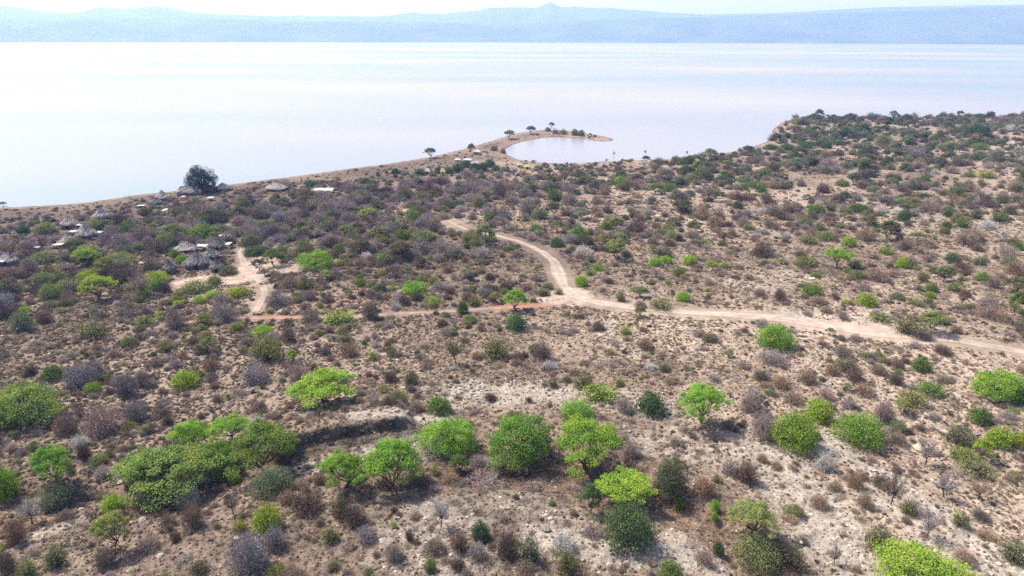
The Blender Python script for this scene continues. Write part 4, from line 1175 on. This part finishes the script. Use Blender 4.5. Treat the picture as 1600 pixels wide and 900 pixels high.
# ------------------------------------------------------------------ the uncountable rest, instanced
def gn_scatter(name, layers, label, cat):
    """layers: list of (mesh list, pts (n,3), scale (n,3), rotz (n), tint (n,3)); one object"""
    me = bpy.data.meshes.new(name)
    P = []; Sx = []; Rz = []; Ti = []; Ix = []; srcs = []
    for meshes, pts, sc_, rz, ti, pick in layers:
        P.append(pts); Sx.append(sc_); Rz.append(rz); Ti.append(ti); Ix.append(pick + len(srcs)); srcs += meshes
    P = np.vstack(P); me.vertices.add(len(P)); me.vertices.foreach_set("co", P.astype(np.float32).ravel())
    a = me.attributes.new("sc", 'FLOAT_VECTOR', 'POINT'); a.data.foreach_set("vector", np.vstack(Sx).astype(np.float32).ravel())
    rz = np.concatenate(Rz); rv = np.zeros((len(rz), 3), np.float32); rv[:, 2] = rz
    a = me.attributes.new("rot", 'FLOAT_VECTOR', 'POINT'); a.data.foreach_set("vector", rv.ravel())
    a = me.attributes.new("pick", 'INT', 'POINT'); a.data.foreach_set("value", np.concatenate(Ix).astype(np.int32))
    colattr(me, "tint", np.vstack(Ti))
    o = bpy.data.objects.new(name, me); C.objects.link(o)
    tag(o, label, cat, None, "stuff")
    ng = bpy.data.node_groups.new(name, "GeometryNodeTree")
    ng.interface.new_socket("Geometry", in_out='INPUT', socket_type='NodeSocketGeometry')
    ng.interface.new_socket("Geometry", in_out='OUTPUT', socket_type='NodeSocketGeometry')
    nn = ng.nodes; gi = nn.new("NodeGroupInput"); go = nn.new("NodeGroupOutput")
    jn = nn.new("GeometryNodeJoinGeometry")
    def attr(nm, typ):
        q = nn.new("GeometryNodeInputNamedAttribute"); q.data_type = typ; q.inputs[0].default_value = nm; return q.outputs[0]
    asc = attr("sc", 'FLOAT_VECTOR'); ar = attr("rot", 'FLOAT_VECTOR'); ap = attr("pick", 'INT')
    for i, ms in enumerate(srcs):
        so_ = bpy.data.objects.new(name + "_source", ms)
        oi = nn.new("GeometryNodeObjectInfo"); oi.inputs[0].default_value = so_; oi.inputs["As Instance"].default_value = True
        ip = nn.new("GeometryNodeInstanceOnPoints")
        cp = nn.new("FunctionNodeCompare"); cp.data_type = 'INT'; cp.operation = 'EQUAL'
        ng.links.new(ap, cp.inputs[2]); cp.inputs[3].default_value = i
        er = nn.new("FunctionNodeEulerToRotation"); ng.links.new(ar, er.inputs[0])
        ng.links.new(gi.outputs[0], ip.inputs["Points"]); ng.links.new(cp.outputs[0], ip.inputs["Selection"]); ng.links.new(oi.outputs["Geometry"], ip.inputs["Instance"])
        ng.links.new(er.outputs[0], ip.inputs["Rotation"]); ng.links.new(asc, ip.inputs["Scale"])
        ng.links.new(ip.outputs[0], jn.inputs[0])
    ng.links.new(jn.outputs[0], go.inputs[0])
    md = o.modifiers.new("scatter", 'NODES'); md.node_group = ng
    return o

layers = []
for kd in ('acacia', 'round', 'sparse', 'bare', 'baretree'):
    v = [p for p in rest if p['kind'] == kd]
    if not v: continue
    L = [q['one'] if len(q['parts']) > 1 else q['parts'][0][1] for q in LIB[kd]]
    pts = np.array([(p['x'], p['y'], p['z']) for p in v])
    sc_ = np.array([(p['r'], p['r'], p['h'] / HEIGHT0[kd]) for p in v])
    ti = np.array([TINT[p['col']] for p in v]) * rng.uniform(.8, 1.2, (len(v), 1)) * rng.uniform(.94, 1.06, (len(v), 3))
    layers.append((L, pts, sc_, rng.uniform(0, 6.28, len(v)), ti, rng.integers(0, len(L), len(v))))
gn_scatter("scrub", layers, "mass of small grey and green scrub covering the whole slope and headland", "scrub")

# dry tufts and dwarf twigs between the bushes
TU = [tuft_geo(500 + i).mesh("tuft", [M_TUFT]) for i in range(6)]
ST = [stone_geo(600 + i).mesh("stone", [M_STONE]) for i in range(5)]
PT = []; TI = []; SC = []
tt = np.array([(.36, .285, .225), (.24, .175, .135), (.13, .097, .078), (.33, .29, .26), (.25, .235, .13)])
for (r0, r1, dens, rad) in ((36, 75, 6.5, .17), (75, 120, 5.0, .21), (120, 180, 2.4, .30), (180, 260, .9, .45), (260, 460, .10, .75)):
    x, y = sector_points(int(area(r0, r1, 50) * dens), r0, r1, 50)
    z, s, rm = height(x, y)
    _, gr = soil(x, y, s, rm)
    cl = .5 + .9 * fbm(x, y, 9, 3, 222)
    ok = (s > 6) & (rm < .35) & (rng.random(len(x)) > gr * .6) & (rng.random(len(x)) < cl + .35)
    for (X, Y, rx, ry, a) in CLEAR[:4]:
        ok &= (((x - X) / rx) ** 2 + ((y - Y) / ry) ** 2 > 1.0)
    x, y, z = x[ok], y[ok], z[ok]
    PT.append(np.stack([x, y, z], 1)); n_ = len(x)
    r_ = rad * np.exp(rng.normal(0, .35, n_)); SC.append(np.stack([r_, r_, r_ * rng.uniform(.6, 1.1, n_)], 1))
    k = np.searchsorted([.42, .70, .84, .97], rng.random(n_))
    ppx, ppy, _ = project(x, y, z)
    lf = np.clip((760 - ppx) / 500, 0, 1) * np.clip((900 - ppy) / 200, 0, 1)
    SC[-1] *= (1 + .55 * lf * rng.random(n_))[:, None]
    c_ = tt[k] * rng.uniform(.8, 1.2, (n_, 1))
    TI.append(c_ + (np.array([.19, .15, .14]) - c_) * (lf * (rng.random(n_) < .6))[:, None])
PT = np.vstack(PT); print("tufts", len(PT))
DP = []; DS = []; DT = []
dt_ = np.array([(.30, .235, .20), (.24, .195, .185), (.20, .15, .125), (.30, .27, .25), (.22, .22, .13)])
for (r0, r1, dens, rad) in ((36, 80, .75, .42), (80, 130, .55, .50), (130, 190, .32, .62), (190, 300, .10, .85)):
    x, y = sector_points(int(area(r0, r1, 50) * dens), r0, r1, 50)
    z, s, rm = height(x, y); _, gr = soil(x, y, s, rm)
    cl = .42 + 1.5 * fbm(x, y, 13, 4, 777)
    ok = (s > 12) & (rm < .3) & (rng.random(len(x)) > gr * .8) & (rng.random(len(x)) < cl)
    for (X, Y, rx, ry, a) in CLEAR[:3]:
        ok &= (((x - X) / rx) ** 2 + ((y - Y) / ry) ** 2 > 1.0)
    x, y, z = x[ok], y[ok], z[ok]; n_ = len(x)
    DP.append(np.stack([x, y, z], 1)); r_ = rad * np.exp(rng.normal(0, .35, n_)); DS.append(np.stack([r_ * rng.uniform(.8, 1.5, n_), r_, r_ * rng.uniform(.5, .95, n_)], 1))
    DT.append(dt_[np.searchsorted([.34, .62, .82, .94], rng.random(n_))] * rng.uniform(.8, 1.2, (n_, 1)))
DP = np.vstack(DP); print("dwarf", len(DP))
DW = [bare_geo(700 + i, 420, wd=.02).mesh("dwarf_twigs", [M_TWIG]) for i in range(4)]
for me_ in DW: pass
gn_scatter("dry_tufts", [(TU, PT, np.vstack(SC), rng.uniform(0, 6.28, len(PT)), np.vstack(TI), rng.integers(0, 6, len(PT))), (DW, DP, np.vstack(DS), rng.uniform(0, 6.28, len(DP)), np.vstack(DT), rng.integers(0, 4, len(DP)))], "dry brown grass tufts and dwarf twigs between the bushes", "dry grass")
PT = []; TI = []; SC = []
for (r0, r1, dens, rad) in ((36, 80, 2.4, .10), (80, 130, 1.0, .15), (130, 190, .3, .18)):
    x, y = sector_points(int(area(r0, r1, 50) * dens), r0, r1, 50)
    z, s, rm = height(x, y); _, gr = soil(x, y, s, rm)
    ok = (rm < .2) & (rng.random(len(x)) < gr * .9 + .18 + .3 * np.maximum(fbm(x, y, 11, 2, 444), 0))
    x, y, z, gr = x[ok], y[ok], z[ok], gr[ok]; n_ = len(x)
    PT.append(np.stack([x, y, z], 1)); r_ = rad * np.exp(rng.normal(0, .5, n_)); SC.append(np.stack([r_, r_ * rng.uniform(.7, 1.2, n_), r_ * rng.uniform(.5, 1, n_)], 1))
    TI.append(np.array([.40, .355, .325]) * rng.uniform(.35, 1.2, (n_, 1)))
PT = np.vstack(PT); print("stones", len(PT))
gn_scatter("loose_stones", [(ST, PT, np.vstack(SC), rng.uniform(0, 6.28, len(PT)), np.vstack(TI), rng.integers(0, 5, len(PT)))], "loose pale stones strewn over the eroded slopes", "stones")
